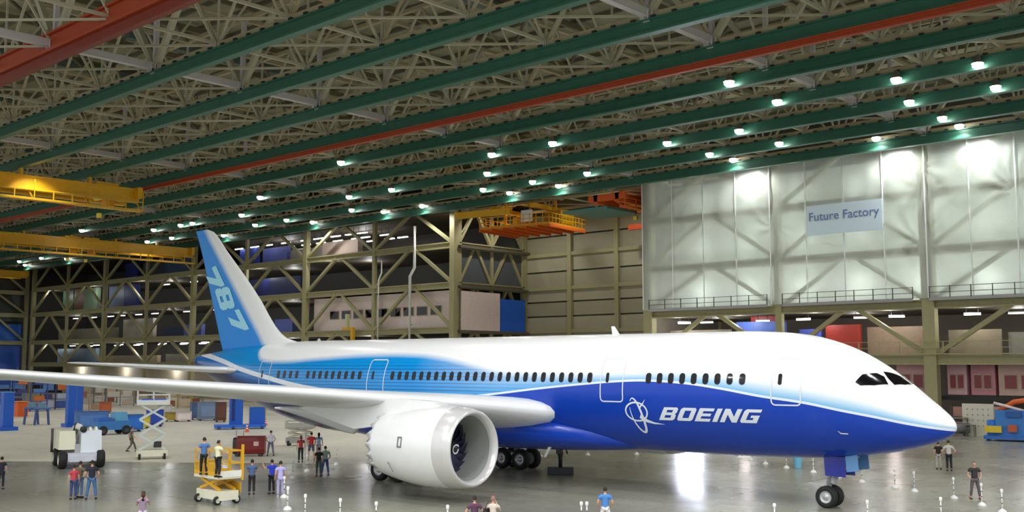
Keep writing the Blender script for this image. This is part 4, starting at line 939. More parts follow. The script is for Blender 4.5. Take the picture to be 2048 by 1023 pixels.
# stand under the belly, far blue bin, white panel
p = atz(1121, 948); t = thing('belly_stand', 'dark stand with a wide foot beneath the aircraft belly', 'stand', p, facing(p))
MB().box((0, 0, .22), (1.55, .6, .40)).build('foot', paint((34, 40, 44)), t); MB().tube([(0, 0, .4), (0, 0, 1.0), (0, 0, 1.3)], [.12, .12, .2], 10).build('ram', M_DARK, t)
MB().box((-.05, 0, 1.5), (.42, .4, .55)).build('head', paint((66, 60, 50)), t); MB().tube([(.1, 0, 1.75), (.3, 0, 1.6), (.42, 0, 1.2)], .05, 6).build('hose', M_DARK, t)
p = atz(609, 912); t = thing('white_post', 'tall narrow white post among the standing visitors', 'post', p); MB().box((0, 0, .85), (.16, .16, 1.7)).build('shaft', M_GREYW, t); MB().lathe([(0, .24), (.06, .2), (.08, .05)], n=16).build('foot', M_GREYW, t)
p = atz(1596, 934); t = thing('blue_bin', 'small pale blue bin beyond the nose wheel', 'bin', p); MB().lathe([(0, .22), (.7, .3), (.72, .3), (.72, .25), (.1, .2)], n=18).build('body', paint((120, 190, 220)), t); MB().lathe([(.72, .31), (.8, .2), (.82, .01)], n=18).build('lid', paint((214, 226, 232)), t)
# stanchions
SP = [(575, 1018, 'beside the man in pale lavender, nearest the camera'), (568, 994, 'just behind the nearest one on the left'), (585, 956, 'left of the visitors by the engine'), (614, 942, 'in front of the visitors by the engine'),
      (673, 928, 'between the visitors and the engine'), (738, 925, 'against the rear edge of the engine'), (610, 1036, 'at the bottom edge, right of the nearest one'), (680, 1046, 'at the bottom edge under the engine rear'), (752, 1054, 'at the bottom edge below the engine'), (895, 1062, 'at the bottom edge under the engine inlet'),
      (1081, 912, 'behind the far main wheels'), (1175, 909, 'under the belly by the dark stand'), (1273, 908, 'under the belly below the emblem'), (1479, 915, 'first beyond the bright floor glare'), (1501, 919, 'second beyond the bright floor glare'), (1531, 927, 'third beyond the bright floor glare'),
      (1573, 935, 'fourth beyond the bright floor glare'), (1627, 944, 'left of the nose gear doors'), (1677, 954, 'directly behind the nose wheels'), (1724, 964, 'right of the nose gear doors'), (1790, 975, 'second to the right of the nose wheels'), (1829, 982, 'third to the right of the nose wheels'),
      (1908, 996, 'left of the man in the dark jacket'), (1964, 1010, 'in front of the man in the dark jacket'), (1883, 1043, 'at the bottom edge right of the nose wheels'), (2005, 1024, 'at the bottom right corner'), (1736, 1050, 'at the bottom edge by the nose wheels'), (1550, 1058, 'at the bottom edge left of the nose wheels'), (1163, 1054, 'at the bottom edge, left one of the pair'), (1174, 1054, 'at the bottom edge, right one of the pair')]
M_ST = mat('stanchion_white', (236, 236, 230), .4, noise=.02)
st0 = None
for px, py, wh in SP:
    p = atz(px, py); lab = 'white stanchion ' + wh
    if st0 is None:
        st0 = thing('stanchion', lab, 'stanchion', p, 0, 'white crowd control stanchions'); t = st0
        MB().lathe([(0, .19), (.03, .19), (.10, .14), (.15, .06), (.17, .028)], n=18).build('base', M_ST, t)
        MB().tube([(0, 0, .1), (0, 0, .98)], .028, 8).build('pole', M_ST, t)
        MB().lathe([(.86, .05), (.9, .065), (1.0, .065), (1.03, .03), (1.03, .01)], n=12).build('cap', M_ST, t)
        for k in range(2): MB().lathe([(.38+.25*k, .035), (.42+.25*k, .035)], n=10).build('band', M_DARK, t)
    else: t = copy_tree(st0); t.location = p; t['label'] = lab
# cones
def cone(px, py, lab, sc_=1):
    p = atz(px, py); t = thing('traffic_cone', lab, 'cone', p)
    MB().box((0, 0, .02), (.42*sc_, .42*sc_, .04)).build('base', paint((214, 70, 30)), t); MB().lathe([(.04, .17*sc_), (.78*sc_, .03*sc_), (.79*sc_, .005)], n=16).build('body', paint((232, 84, 36)), t)
    for z in (.28, .5): MB().lathe([(z*sc_, .128*sc_*(1.16-z*.62)), ((z+.1)*sc_, .128*sc_*(1.08-z*.62)-.002)], n=16).build('collar', paint((240, 240, 236)), t)
cone(494, 863, 'orange traffic cone with white bands in front of the blue dock', 1.05); cone(531, 850, 'orange traffic cone at the right end of the blue dock', .95)
# blue towers, docks, machines
def tower(px, py, w_, d_, h_, lab, twin=False):
    p = atz(px, py); t = thing('lift_tower', lab, 'tower', p, facing(p, 20))
    MB().box((0, 0, .18), (w_*1.7, d_*1.9, .36)).build('foot', M_BLUE, t)
    MB().prism([(-w_/2, -d_/2), (w_/2, -d_/2), (w_/2, -d_/2+.12), (-w_/2+.12, -d_/2+.12), (-w_/2+.12, d_/2-.12), (w_/2, d_/2-.12), (w_/2, d_/2), (-w_/2, d_/2)], 'Z', .3, h_).build('mast', M_BLUE, t)
    MB().box((.1, 0, h_*.55), (w_*.7, d_*.5, .8)).build('carriage', paint((16, 40, 110)), t); MB().box((0, 0, h_+.04), (w_*1.1, d_*1.1, .08)).build('cap_plate', paint((90, 160, 200)), t)
    for z in (.8, 1.8, 2.8):
        if z < h_-.3: MB().box((w_*.55, 0, z), (.06, d_*.8, .1)).build('rung', M_METAL, t)
tower(12, 860, 1.0, .9, 3.7, 'bright blue lift tower at the left edge of the photo')
tower(140, 853, .8, .8, 5.0, 'tall bright blue lift tower under the wing, left of the pair')
tower(156, 843, .7, .8, 4.7, 'tall dark blue lift tower under the wing, right of the pair')
p = atz(480, 857); t = thing('tail_dock', 'low blue wheeled dock with two blue cabinets under the tail', 'dock', p, facing(p, 4))
MB().box((0, .2, .3), (5.0, 1.8, .3)).build('bed', paint((40, 110, 216)), t)
MB().box((-.4, .4, 1.8), (1.3, 1.0, 2.7)).build('tall_cabinet', M_BLUE, t); MB().box((1.7, .5, 1.3), (1.5, 1.0, 1.7)).build('low_cabinet', M_BLUE, t)
MB().box((-.7, -.12, 1.9), (.3, .05, 2.2)).build('cabinet_slot', paint((14, 40, 120)), t)
for x_ in (-2.1, -.7, .7, 2.1): wheel(t, (x_, -.65, .17), .17, .12, (60, 60, 70), 'Y')
def shelfunit(p, rz, L, Hh, lab, cols, frame_c=(60, 100, 150), name='storage_rack', group=None):
    t = thing(name, lab, 'rack', p, rz, group); mf = paint(frame_c); n = max(1, int(L/1.6)); lev = max(1, int(Hh/1.1))
    for i in range(n+1):
        for y in (-.45, .45): bar('upright', (-L/2+i*L/n, y, 0), (-L/2+i*L/n, y, Hh), .1, .1, mf, t)
    for k in range(lev): MB().box((0, 0, .25+k*Hh/lev), (L, .95, .08)).build('shelf', mf, t)
    t2 = []
    for k in range(lev):
        for i in range(n):
            if random.random() < .85:
                c = random.choice(cols); hh = random.uniform(.4, .8)*Hh/lev; ww = random.uniform(.5, .9)*L/n
                t2.append(((-L/2+(i+.5)*L/n, -.03, .29+k*Hh/lev+hh/2), (ww, .8, hh), c, k, i))
    return t, t2
TAN = [(196, 170, 140), (206, 186, 160), (176, 140, 110), (214, 206, 196), (150, 84, 50), (222, 214, 206)]
BLU = [(60, 90, 170), (90, 130, 190), (180, 190, 210), (70, 60, 120), (206, 110, 40)]
CNT = []
def carton(pos, dims, c, grp):
    o = ubox('carton', pos, dims, paint(c)); CNT.append((o, c, grp)); return o
CN = lambda c: 'brown' if c[0] > 1.5*c[2] and c[0] < 190 else 'orange' if c[0] > 1.8*c[2] else 'blue' if c[2] > c[0]*1.25 else 'white' if min(c) > 190 else 'tan' if c[0] > c[2]*1.15 else 'grey'
racks = [(178, 822, 3.4, 3.2, TAN, 'pale cartons heaped right of the blue towers', (170, 150, 130)), (60, 822, 4.2, 4.6, BLU, 'mixed orange and blue goods at the far left', (60, 80, 150)), (110, 818, 4, 5, BLU, 'orange and violet goods left of the blue towers', (60, 70, 130)),
         (355, 815, 4, 3, TAN, 'yellow and tan goods right of the raised lift', (190, 160, 60)), (385, 812, 3, 3.4, TAN, 'tan goods farther right under the wing', (150, 140, 130)), (240, 812, 4, 2.4, TAN, 'small goods behind the raised lift', (140, 140, 140)),
         (20, 812, 4, 5, BLU, 'pale blue goods at the left edge', (120, 150, 190)), (300, 806, 4.6, 3, TAN, 'brown goods directly behind the raised platform', (120, 90, 60)), (210, 806, 3.6, 3, TAN, 'grey goods beyond the blue tractor', (110, 110, 110))]
for px, py, L, Hh, cols, lab, fc in racks:
    p = atz(px, py); rz = facing(p, 4); t, items = shelfunit(p, rz, L, Hh, 'open storage rack holding ' + lab, cols, fc)
    for (q, d_, c, lv, by) in items:
        wq = Vector((p.x + q[0]*math.cos(rz) - q[1]*math.sin(rz), p.y + q[0]*math.sin(rz) + q[1]*math.cos(rz), q[2]))
        o = carton(wq, d_, c, lab); o.rotation_euler.z = rz; o['sh'] = '%s shelf, %s bay' % (ORD[lv], ORD[by])
RS = {r[5]: n for r, n in zip(racks, ('right of the blue towers', 'at the far left', 'left of the blue towers', 'right of the raised lift', 'farthest right under the wing', 'low behind the raised lift', 'at the left edge', 'behind the raised platform', 'beyond the blue tractor'))}
for o, c, g in CNT:
    tag(o, '%s carton on the rack %s, %s' % (CN(c), RS[g], o['sh']), 'box', 'cartons on the rack ' + RS[g]); del o['sh']
# blue tractor and wheeled gear beside it
p = atz(222, 868); t = thing('tow_tractor', 'blue tow tractor with a yellow box parked left of the raised lift', 'tractor', p, facing(p, 25))
MB().box((0, 0, .85), (3.2, 1.5, .8)).build('body', paint((50, 120, 190)), t); MB().box((.7, 0, 1.6), (1.3, 1.3, .9), top=(.8, .85)).build('cab', paint((90, 160, 200)), t); MB().box((-.9, 0, 1.4), (1.2, 1.2, .4)).build('hood', paint((40, 100, 190)), t)
for sx in (-1.1, 1.1):
    for sy in (-.7, .7): wheel(t, (sx, sy, .42), .42, .3, (60, 60, 70), 'Y')
for i, (px, py, c, sz, lab) in enumerate([(182, 858, (80, 120, 180), (3.0, 1.6, 1.7), 'blue steel equipment skid left of the tow tractor'), (258, 862, (40, 110, 200), (2.4, 1.3, 1.5), 'blue wheeled generator right of the tow tractor'), (284, 856, (206, 184, 60), (1.4, 1.0, 1.1), 'yellow steel box before the raised lift'),
        (309, 852, (36, 70, 170), (1.6, 1.0, 1.6), 'dark blue tool cabinet behind the raised lift arms'), (366, 842, (226, 212, 210), (1.7, 1.2, 1.0), 'white pallet crate right of the raised lift'), (342, 842, (160, 140, 50), (1.3, 1.2, .9), 'ochre crate left of the white pallet crate'),
        (441, 843, (96, 60, 48), (1.1, .9, 2.1), 'dark brown cabinet left of the blue dock'), (415, 840, (120, 140, 170), (2.2, 1.2, 2.0), 'grey blue machine left of the brown cabinet'), (395, 838, (90, 110, 150), (1.6, 1.2, 1.9), 'slate machine tool with pale top under the wing'),
        (210, 826, (176, 90, 50), (1.4, 1.0, 1.4), 'rust brown crate behind the tow tractor'), (520, 838, (196, 170, 90), (1.2, 1.0, 1.4), 'tan drum cabinet behind the blue dock'), (330, 826, (190, 190, 186), (1.6, 1.2, 1.0), 'pale grey chest beyond the raised lift')]):
    p = atz(px, py); rz = facing(p, 10); t = thing('equipment_cabinet' if sz[2] > 1.5 else 'equipment_crate', lab, 'cabinet' if sz[2] > 1.5 else 'crate', p, rz)
    MB().box((0, 0, sz[2]/2+.12), (sz[0], sz[1], sz[2]-.1)).build('body', paint(c), t); MB().box((0, 0, sz[2]+.1), (sz[0]*1.04, sz[1]*1.04, .08)).build('lid', paint(tuple(int(v*.8) for v in c)), t)
    MB().box((0, -sz[1]/2-.02, sz[2]*.55), (sz[0]*.8, .04, sz[2]*.6)).build('front_panel', paint(tuple(min(255, int(v*1.12)) for v in c)), t)
    for sx in (-1, 1): MB().box((sx*sz[0]*.38, 0, .06), (.14, sz[1]*.9, .12)).build('skid', M_DARK, t)
# blue work stands
for i, (px, py) in enumerate([(62, 848), (83, 849)]):
    p = atz(px, py); t = thing('work_stand', 'blue legged work stand, %s of two beside the left edge tower' % ('left' if i == 0 else 'right'), 'stand', p, facing(p, 5), 'blue work stands')
    for sx in (-.7, .7):
        for sy in (-.5, .5): bar('leg', (sx, sy, 0), (sx*.8, sy*.8, 1.7), .12, .12, paint((60, 80, 140)), t)
    MB().box((0, 0, 1.75), (1.6, 1.2, .14)).build('top', paint((70, 110, 170)), t); MB().box((0, 0, 2.1), (1.0, .8, .6), top=(.6, .6)).build('fixture', paint((110, 140, 160)), t)
p = atz(40, 832); t = thing('orange_bin', 'orange bin on the floor behind the left edge tower', 'bin', p); MB().box((0, 0, .85), (1.6, 1.2, 1.7), top=(1.1, 1.1)).build('tub', M_ORANGE, t); MB().box((0, 0, 1.82), (1.9, 1.5, .1)).build('rim', paint((240, 150, 40)), t)
# right side: board, table, blue machine, grey duct section
p = aty(1957, 840, 100.4); p.z = 0
t = thing('pegboard', 'cream upright board with rows of small marks behind the nose', 'board', (p.x, p.y, 0), .1)
MB().box((0, 0, 1.45), (2.7, .3, 2.9)).build('panel', mat('cream_board', (222, 218, 196), .5, noise=.04), t)
for k in range(5):
    for q in range(4): MB().box((-.9+.45*k, -.17, .9+.5*q), (.09, .04, .12)).build('peg', M_METAL, t)
p = aty(1941, 840, 99.2); t = thing('side_table', 'small brown table in front of the cream board', 'table', (p.x, p.y, 0), .1)
MB().box((0, 0, 1.0), (.8, .6, .06)).build('table_top', paint((120, 104, 84)), t)
for sx in (-.34, .34):
    for sy in (-.24, .24): bar('leg', (sx, sy, 0), (sx, sy, .97), .06, .06, paint((90, 80, 64)), t)
p = atz(2022, 881); t = thing('blue_machine', 'blue machine with a yellow box and orange arm at the right edge', 'machine', p, facing(p, -8))
MB().box((.5, .3, 1.5), (3.2, 1.6, 2.2)).build('frame_body', mat('machine_blue', (60, 130, 206), .45), t); MB().box((0, 0, .3), (4.0, 2.0, .3)).build('base', paint((50, 110, 190)), t)
MB().box((-1.2, -.95, 1.0), (1.3, .4, .55)).build('yellow_box', paint((226, 196, 40)), t); MB().box((.4, -.6, 2.3), (1.2, .5, .5)).build('control_box', paint((40, 90, 160)), t)
MB().lathe([(0, .4), (1.2, .4), (1.25, .3)], (-1.4, -.3, .5), 'Z', 18).build('drum', paint((30, 110, 200)), t)
MB().tube([(-1.0, 0, 2.4), (.4, 0, 3.3), (2.2, 0, 3.6)], .22, 10).build('arm', M_ORANGE, t); MB().tube([(-1.2, -.2, 3.2), (1.8, -.2, 2.4)], .12, 8).build('white_pipe', paint((230, 214, 206)), t)
MB().box((.3, -.9, 1.1), (.7, .3, .6)).build('red_unit', paint((190, 90, 60)), t)
for sx in (-1.6, 1.6): wheel(t, (sx, -.9, .2), .2, .14, (60, 60, 70), 'Y')
p = atz(1912, 866); p.y = 99.3; p.x = aty(1912, 866, 99.3).x; t = thing('duct_section', 'grey horizontal duct section on a cradle beyond the nose tip', 'duct', p, facing(p)); MB().lathe([(-1.2, .01), (-1.2, .45), (1.2, .45), (1.2, .01)], (0, 0, .7), 'X', 20).build('duct', paint((120, 122, 118)), t)
MB().box((-.7, 0, .2), (.2, .9, .4)).build('cradle', M_DARK, t); MB().box((.7, 0, .2), (.2, .9, .4)).build('cradle', M_DARK, t); MB().box((0, .1, 1.6), (2.2, .7, .1)).build('shelf', paint((130, 126, 110)), t); bar('shelf_leg', (-1, .1, 0), (-1, .1, 1.6), .08, .08, M_DARK, t); bar('shelf_leg', (1, .1, 0), (1, .1, 1.6), .08, .08, M_DARK, t)
for i, X in enumerate([-46, -43.4, -40.8, -36.4, -33.6, -29]):
    t, items = shelfunit((X, 103.6, 0), 0, 2.3, 2.6, 'rack of pinkish goods beneath the mezzanine, %s from the left' % ORD[i], TAN, (120, 108, 100))
    for k, (q, d_, c, lv, by) in enumerate(items):
        o = ubox('carton', (X+q[0], 103.6+q[1], q[2]), d_, paint((206, 170-(k % 3)*16, 160-(k % 3)*20))); tag(o, 'pinkish carton on the %s rack beneath the mezzanine, %s shelf' % (ORD[i], ORD[lv]), 'box', 'cartons on the %s mezzanine rack' % ORD[i])

# ================================================================== PEOPLE
def skin_mesh(verts, edges, radii, root, sub=1):
    me = bpy.data.meshes.new('b'); me.from_pydata(verts, edges, []); o = bpy.data.objects.new('b', me); C.objects.link(o)
    md = o.modifiers.new('s', 'SKIN'); md.use_smooth_shade = True; me.skin_vertices.new() if not me.skin_vertices else None
    sv = me.skin_vertices[0].data
    for i, r in enumerate(radii): sv[i].radius = r if isinstance(r, tuple) else (r, r); sv[i].use_root = (i == root)
    sd = o.modifiers.new('d', 'SUBSURF'); sd.levels = sub; sd.render_levels = sub
    r = bpy.data.meshes.new_from_object(o.evaluated_get(bpy.context.evaluated_depsgraph_get())); bpy.data.objects.remove(o); bpy.data.meshes.remove(me); return r
def V3(*a): return Vector(a)
POSES = {
 'stand': dict(),
 'hips': dict(elL=(-.36, -.05, 1.13), wrL=(-.2, .10, 1.0), elR=(.36, -.05, 1.13), wrR=(.2, .10, 1.0)),
 'cross': dict(elL=(-.25, .10, 1.14), wrL=(.02, .24, 1.18), elR=(.25, .10, 1.14), wrR=(-.02, .26, 1.15)),
 'walk': dict(knL=(-.09, .22, .52), anL=(-.09, .34, .10), knR=(.09, -.02, .5), anR=(.09, -.30, .14), elL=(-.25, -.14, 1.16), wrL=(-.26, -.06, .92), elR=(.25, .08, 1.15), wrR=(.24, .26, .98)),
 'point': dict(elL=(-.34, .12, 1.32), wrL=(-.42, .20, 1.58), wrR=(.28, .06, .9)),
 'camera': dict(elL=(-.26, .12, 1.2), wrL=(-.08, .26, 1.48), elR=(.26, .12, 1.2), wrR=(.08, .26, 1.48)),
 'lean': dict(elL=(-.27, .12, 1.18), wrL=(-.26, .36, 1.12), elR=(.27, .12, 1.18), wrR=(.26, .36, 1.12), knL=(-.12, .05, .5), knR=(.12, .02, .5)),
 'stroll': dict(knL=(-.10, .12, .5), anL=(-.10, .14, .09), knR=(.10, .03, .5), anR=(.11, -.12, .10), wrL=(-.27, .10, .9), wrR=(.27, .02, .89)),
 'wide': dict(knL=(-.15, .03, .5), anL=(-.20, 0, .09), knR=(.15, .03, .5), anR=(.20, 0, .09), elL=(-.30, -.02, 1.14), wrL=(-.2, .14, .98), elR=(.30, -.02, 1.14), wrR=(.2, .14, .98))}
BASE = dict(pel=(0, 0, .97), spi=(0, .0, 1.13), che=(0, -.01, 1.32), nk=(0, -.01, 1.49), hd=(0, .01, 1.58), shL=(-.18, -.01, 1.42), shR=(.18, -.01, 1.42), elL=(-.24, -.03, 1.14), elR=(.24, -.03, 1.14),
            wrL=(-.26, .05, .90), wrR=(.26, .05, .90), hpL=(-.09, 0, .92), hpR=(.09, 0, .92), knL=(-.10, .02, .50), knR=(.10, .02, .50), anL=(-.11, -.02, .09), anR=(.11, -.02, .09))
CACHE = {}
def body_parts(pose, slim, longhair, shorts):
    key = (pose, slim, longhair, shorts)
    if key in CACHE: return CACHE[key]
    P = {k: Vector(v) for k, v in {**BASE, **POSES[pose]}.items()}; w_ = .88 if slim else 1
    def chain(sub, rad):
        names = []; ed = []
        for ch in sub:
            for n_ in ch:
                if n_ not in names: names.append(n_)
            ed += [(names.index(a), names.index(b)) for a, b in zip(ch[:-1], ch[1:])]
        return [P[n_] for n_ in names], ed, [rad[n_] for n_ in names]
    for sd in 'LR':
        P['toe'+sd] = P['an'+sd] + V3(0, .15, -.05); P['hand'+sd] = P['wr'+sd] + (P['wr'+sd]-P['el'+sd]).normalized()*.08
        P['ua'+sd] = P['sh'+sd].lerp(P['el'+sd], .55); P['th'+sd] = P['hp'+sd].lerp(P['kn'+sd], .45); P['ca'+sd] = P['kn'+sd].lerp(P['an'+sd], .35); P['hem'+sd] = P['kn'+sd].lerp(P['an'+sd], .93); P['hs'+sd] = P['hp'+sd].lerp(P['kn'+sd], .9)
    P['up'] = V3(0, -.015, 1.42)
    rad = dict(pel=(.115*w_, .09), spi=(.105*w_, .085), che=(.12*w_, .085), up=(.085, .06), nk=.05, hd=.055, shL=.06, shR=.06)
    for sd in 'LR': rad.update({'ua'+sd: .05*w_, 'el'+sd: .04, 'wr'+sd: .028, 'hand'+sd: (.032, .02), 'hp'+sd: .085, 'th'+sd: .078, 'kn'+sd: .055, 'ca'+sd: .056, 'an'+sd: .036, 'toe'+sd: .035, 'hem'+sd: .045, 'hs'+sd: .065})
    legs = [['pel', 'hp'+sd, 'th'+sd, 'kn'+sd, 'ca'+sd, 'an'+sd, 'toe'+sd] for sd in 'LR']; arms = [['up', 'sh'+sd, 'ua'+sd, 'el'+sd, 'wr'+sd, 'hand'+sd] for sd in 'LR']
    body = skin_mesh(*chain([['pel', 'spi', 'che', 'up', 'nk', 'hd']] + legs + arms, rad), 0)
    mb = MB(); mb.add([v.co[:] for v in body.vertices], [tuple(p.vertices) for p in body.polygons], 0, True)
    # head with nose, ears, eyes and mouth
    hc = V3(0, .025, 1.655); n1, n2 = 14, 18; vs = []; fs = []; mi = []
    for i in range(n1+1):
        ph = PI*i/n1
        for k in range(n2):
            a = 2*PI*k/n2; x, y, z = math.sin(ph)*math.cos(a), math.sin(ph)*math.sin(a), math.cos(ph)
            jaw = 1-.28*max(0, -z)**1.2; vs.append((hc.x + .077*x*jaw, hc.y + .098*y*(jaw if y < 0 else 1), hc.z + .118*z))
    for i in range(n1):
        for k in range(n2): fs.append((i*n2+k, i*n2+(k+1) % n2, (i+1)*n2+(k+1) % n2, (i+1)*n2+k))
    mb.add(vs, fs, 0, True)
    mb.prism([(hc.y+.09, hc.z-.045), (hc.y+.122, hc.z-.035), (hc.y+.092, hc.z+.02)], 'X', -.013, .013)
    for sx in (-1, 1):
        mb.box((sx*.032, hc.y+.093, hc.z+.012), (.024, .01, .010), 1); mb.box((sx*.079, hc.y-.01, hc.z-.01), (.014, .035, .055), 0)
    mb.box((0, hc.y+.088, hc.z-.066), (.044, .012, .010), 2)
    # fingers: four curled fingers of different length and a thumb on the side of the palm
    for sd, sx in (('L', 1), ('R', -1)):
        d = (P['wr'+sd]-P['el'+sd]).normalized(); side = V3(0, 1, 0) if abs(d.y) < .7 else V3(1, 0, 0); side = (side - d*side.dot(d)).normalized(); nrm = d.cross(side).normalized()*sx; hp = P['hand'+sd]
        for q, L_ in enumerate((.068, .078, .072, .056)):
            b0 = hp + side*(.024-.016*q) + d*.005; m1 = b0 + d*L_*.5 + nrm*.006; e1 = m1 + d*L_*.4 + nrm*.022; mb.tube([b0, m1, e1], [.0085, .008, .006], 5)
        b0 = P['wr'+sd] + d*.035 + side*.026; mb.tube([b0, b0 + side*.025 + d*.03, b0 + side*.03 + d*.06 + nrm*.01], [.011, .010, .007], 5)
    bm_ = mb.mesh('body', [M_DARK, M_DARK, M_DARK])
    # shirt, trousers
    P2 = {k: v.copy() for k, v in P.items()}; P2['nkb'] = P['nk'] + V3(0, 0, .0); P2['hip'] = P['pel'] + V3(0, 0, -.09); Psave = P; P = P2
    r2 = {k: (tuple(a+.018 for a in v) if isinstance(v, tuple) else v+.014) for k, v in rad.items()}; r2['nkb'] = .078; r2['up'] = (.15*w_, .10); r2['che'] = (.165*w_, .125); r2['spi'] = (.15*w_, .115); r2['hip'] = (.155*w_, .125)
    for sd in 'LR': r2['sh'+sd] = .082*w_; r2['ua'+sd] = .07*w_
    shirt = skin_mesh(*chain([['hip', 'spi', 'che', 'up', 'nkb']] + [['up', 'sh'+sd, 'ua'+sd] for sd in 'LR'], r2), 1)
    low = 'hs' if shorts else 'hem'
    tr_ch = [['pel', 'hp'+sd, 'th'+sd, 'hs'+sd] if shorts else ['pel', 'hp'+sd, 'th'+sd, 'kn'+sd, 'ca'+sd, 'hem'+sd] for sd in 'LR']
    r2['pel'] = (.13*w_, .105)
    trous = skin_mesh(*chain(tr_ch, r2), 0); P = Psave
    shoes = MB()
    for sd in 'LR':
        a = P['an'+sd]; zb = max(0, a.z-.09); shoes.prism([(a.y-.06, zb), (a.y+.20, zb), (a.y+.20, zb+.035), (a.y+.10, zb+.07), (a.y+.03, zb+.10), (a.y-.06, zb+.10)], 'X', a.x-.042, a.x+.042)
    hair = MB(); vs = []; fs = []; n2 = 16
    for i in range(9):
        ph = PI*.60*i/8
        for k in range(n2):
            a = 2*PI*k/n2; y = math.sin(a); lim = ph if y < .35 else min(ph, .95); x_, y_, z_ = math.sin(lim)*math.cos(a), math.sin(lim)*y, math.cos(lim)
            vs.append((hc.x+.086*x_, hc.y-.006+.106*y_, hc.z+.008+.124*z_))
    for i in range(8):
        for k in range(n2): fs.append((i*n2+k, i*n2+(k+1) % n2, (i+1)*n2+(k+1) % n2, (i+1)*n2+k))
    hair.add(vs, fs, 0, True)
    if longhair: hair.tube([(0, hc.y-.06, hc.z+.02), (0, hc.y-.09, hc.z-.08), (0, hc.y-.10, hc.z-.22), (0, hc.y-.08, hc.z-.3)], [.07, .085, .07, .03], 10)
    CACHE[key] = (bm_, shirt, trous, shoes, hair); return CACHE[key]
def person(label, loc, face, hgt=1.76, pose='stand', top=(60, 60, 60), bot=(50, 60, 90), hair=(40, 30, 24), skin=(206, 158, 130), slim=False, longhair=False, shorts=False, shoe=(30, 28, 28)):
    bm_, shirt, trous, shoes, hr = body_parts(pose, slim, longhair, shorts)
    t = thing('person', label, 'person', loc, face); k = hgt/1.78
    def part(name, me, cols):
        me = me.copy(); me.materials.clear()
        for c in cols: me.materials.append(paint(c, .75))
        o = bpy.data.objects.new(name, me); C.objects.link(o); o.parent = t; o.scale = (k*1.04, k*1.04, k); return o
    part('body', bm_, [skin, (24, 20, 20), (150, 80, 74)]); part('shirt', shirt, [top]); part('trousers' if not shorts else 'shorts', trous, [bot])
    part('shoes', shoes.mesh('shoes', M_DARK), [shoe]); part('hair', hr.mesh('hair', M_DARK), [hair]); return t
def pf(px, py, turn=0): p = atz(px, py); return p, math.atan2(p.y, p.x) + PI/2 + math.radians(turn) + PI   # local +Y turned away from the viewer by default +turn
def toward(p, turn): return math.atan2(-p.y, -p.x) - PI/2 + math.radians(turn)     # turn 0 faces the viewer
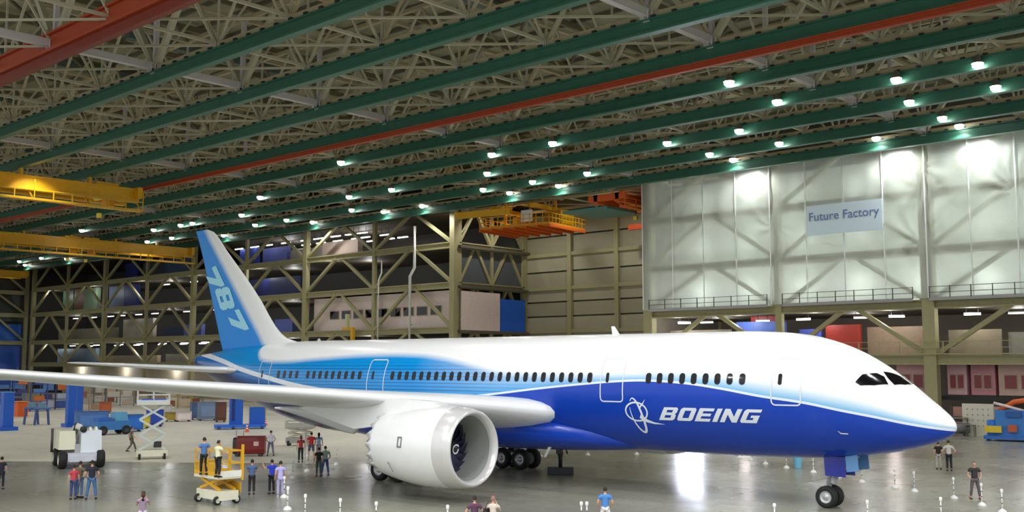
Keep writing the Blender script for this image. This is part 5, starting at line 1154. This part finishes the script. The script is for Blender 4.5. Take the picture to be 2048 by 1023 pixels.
Q = [ # px, py(feet), turn, label, kwargs
 (146, 998, 190, 'man in red shirt and blue jeans, left of the group before the boom lift', dict(top=(196, 66, 76), bot=(52, 70, 120), hgt=1.66)),
 (158, 995, 150, 'man in olive shirt and light jeans, middle of the group before the boom lift', dict(top=(112, 104, 82), bot=(96, 124, 160), pose='hips', hgt=1.78)),
 (182, 998, 182, 'man in black shirt and blue jeans, right of the group before the boom lift', dict(top=(32, 36, 50), bot=(70, 108, 152), pose='wide', hgt=1.88)),
 (262, 903, 100, 'man in olive brown work clothes walking by the raised white lift', dict(top=(98, 94, 78), bot=(88, 84, 70), pose='walk', hgt=1.86)),
 (1, 978, 170, 'person in dark clothes cut by the left edge of the photo', dict(top=(40, 38, 56), bot=(36, 34, 46), hgt=1.7)),
 (284, 1070, 175, 'brown haired woman in a purple patterned top at the bottom edge', dict(top=(150, 128, 150), bot=(206, 204, 220), slim=True, longhair=True, pose='camera', hgt=1.68, hair=(70, 40, 34))),
 (503, 988, 182, 'man in steel blue shirt and dark trousers right of the yellow lift', dict(top=(82, 110, 156), bot=(44, 40, 42), pose='cross', hgt=1.74)),
 (543, 987, 200, 'man in royal blue shirt and black trousers with one arm raised', dict(top=(40, 64, 200), bot=(22, 20, 24), pose='point', hgt=1.72)),
 (560, 993, 185, 'person in pale lavender shirt and trousers beside the front stanchions', dict(top=(184, 180, 236), bot=(180, 176, 214), hgt=1.76, shoe=(190, 186, 200))),
 (541, 911, 185, 'man in pale grey shirt and grey trousers beside the maroon cart', dict(top=(206, 206, 220), bot=(112, 108, 134), pose='wide', hgt=1.80)),
 (601, 924, 185, 'woman in dark red top and black trousers left of the white post', dict(top=(150, 30, 32), bot=(24, 22, 26), slim=True, longhair=True, hgt=1.78, hair=(90, 40, 30))),
 (622, 919, 182, 'man in bright red shirt and shorts right of the white post', dict(top=(190, 36, 46), bot=(74, 86, 100), shorts=True, hgt=1.88, pose='wide')),
 (637, 917, 180, 'black haired woman in pale blue shirt at the back of the visitors', dict(top=(150, 180, 216), bot=(170, 160, 170), slim=True, longhair=True, hgt=1.80, hair=(18, 20, 30))),
 (637, 952, 186, 'person in black top and dark trousers before the visitors by the engine', dict(top=(26, 28, 36), bot=(70, 82, 84), hgt=1.68, pose='stroll')),
 (650, 950, 186, 'man in pale green shirt and blue jeans nearest the engine', dict(top=(160, 186, 172), bot=(60, 88, 156), hgt=1.72, pose='wide')),
 (949, 1082, 182, 'dark haired man in maroon shirt at the bottom edge below the engine inlet', dict(top=(96, 60, 86), bot=(40, 40, 50), hgt=1.66, pose='hips')),
 (986, 1085, 170, 'woman in cream top with a dark bag at the bottom edge', dict(top=(216, 204, 190), bot=(60, 56, 60), slim=True, hgt=1.7, pose='camera', hair=(150, 110, 96))),
 (1211, 1062, 180, 'man in blue shirt and white shorts at the bottom edge', dict(top=(78, 136, 206), bot=(222, 220, 220), shorts=True, hgt=1.72, pose='wide')),
 (1951, 997, 10, 'man in dark jacket and grey trousers walking at the right', dict(top=(54, 46, 50), bot=(96, 88, 92), pose='wide', hgt=1.80, hair=(90, 80, 74))),
 (1878, 938, 185, 'person in black top and pale trousers just beyond the nose', dict(top=(28, 26, 28), bot=(178, 170, 158), hgt=1.72)),
 (1899, 941, 185, 'man in pale shirt and black trousers just right of the nose', dict(top=(186, 184, 176), bot=(28, 26, 28), hgt=1.86, pose='hips'))]
for px, py, turn, lab, kw in Q:
    p = atz(px, py); person(lab, p, toward(p, turn), **kw)
# the two men on the low yellow lift
d0 = Vector((math.cos(0), 0, 0))
for (px, py, lab, kw, turn) in ((407, 949, 'man in blue shirt and dark trousers on the left of the yellow lift', dict(top=(74, 116, 176), bot=(28, 28, 36), hgt=1.76, pose='stroll'), 190),
                               (435, 954, 'man in pale yellow shirt and black trousers on the right of the yellow lift', dict(top=(226, 224, 186), bot=(32, 34, 38), hgt=1.70, pose='lean'), 130)):
    p = atz(px, py, 1.33); person(lab, p, toward(p, turn), **kw)
p = atz(986, 1085); t = thing('shoulder_bag', 'dark bag on the left hip of the woman in cream top', 'bag', (p.x-.22, p.y-.12, 1.0)); MB().box((0, 0, .1), (.16, .26, .28), top=(.8, .9)).build('pouch', paint((44, 34, 36)), t); MB().tube([(0, -.1, .2), (.12, -.02, .5), (.22, .1, .55)], .012, 5).build('strap', paint((44, 34, 36)), t)
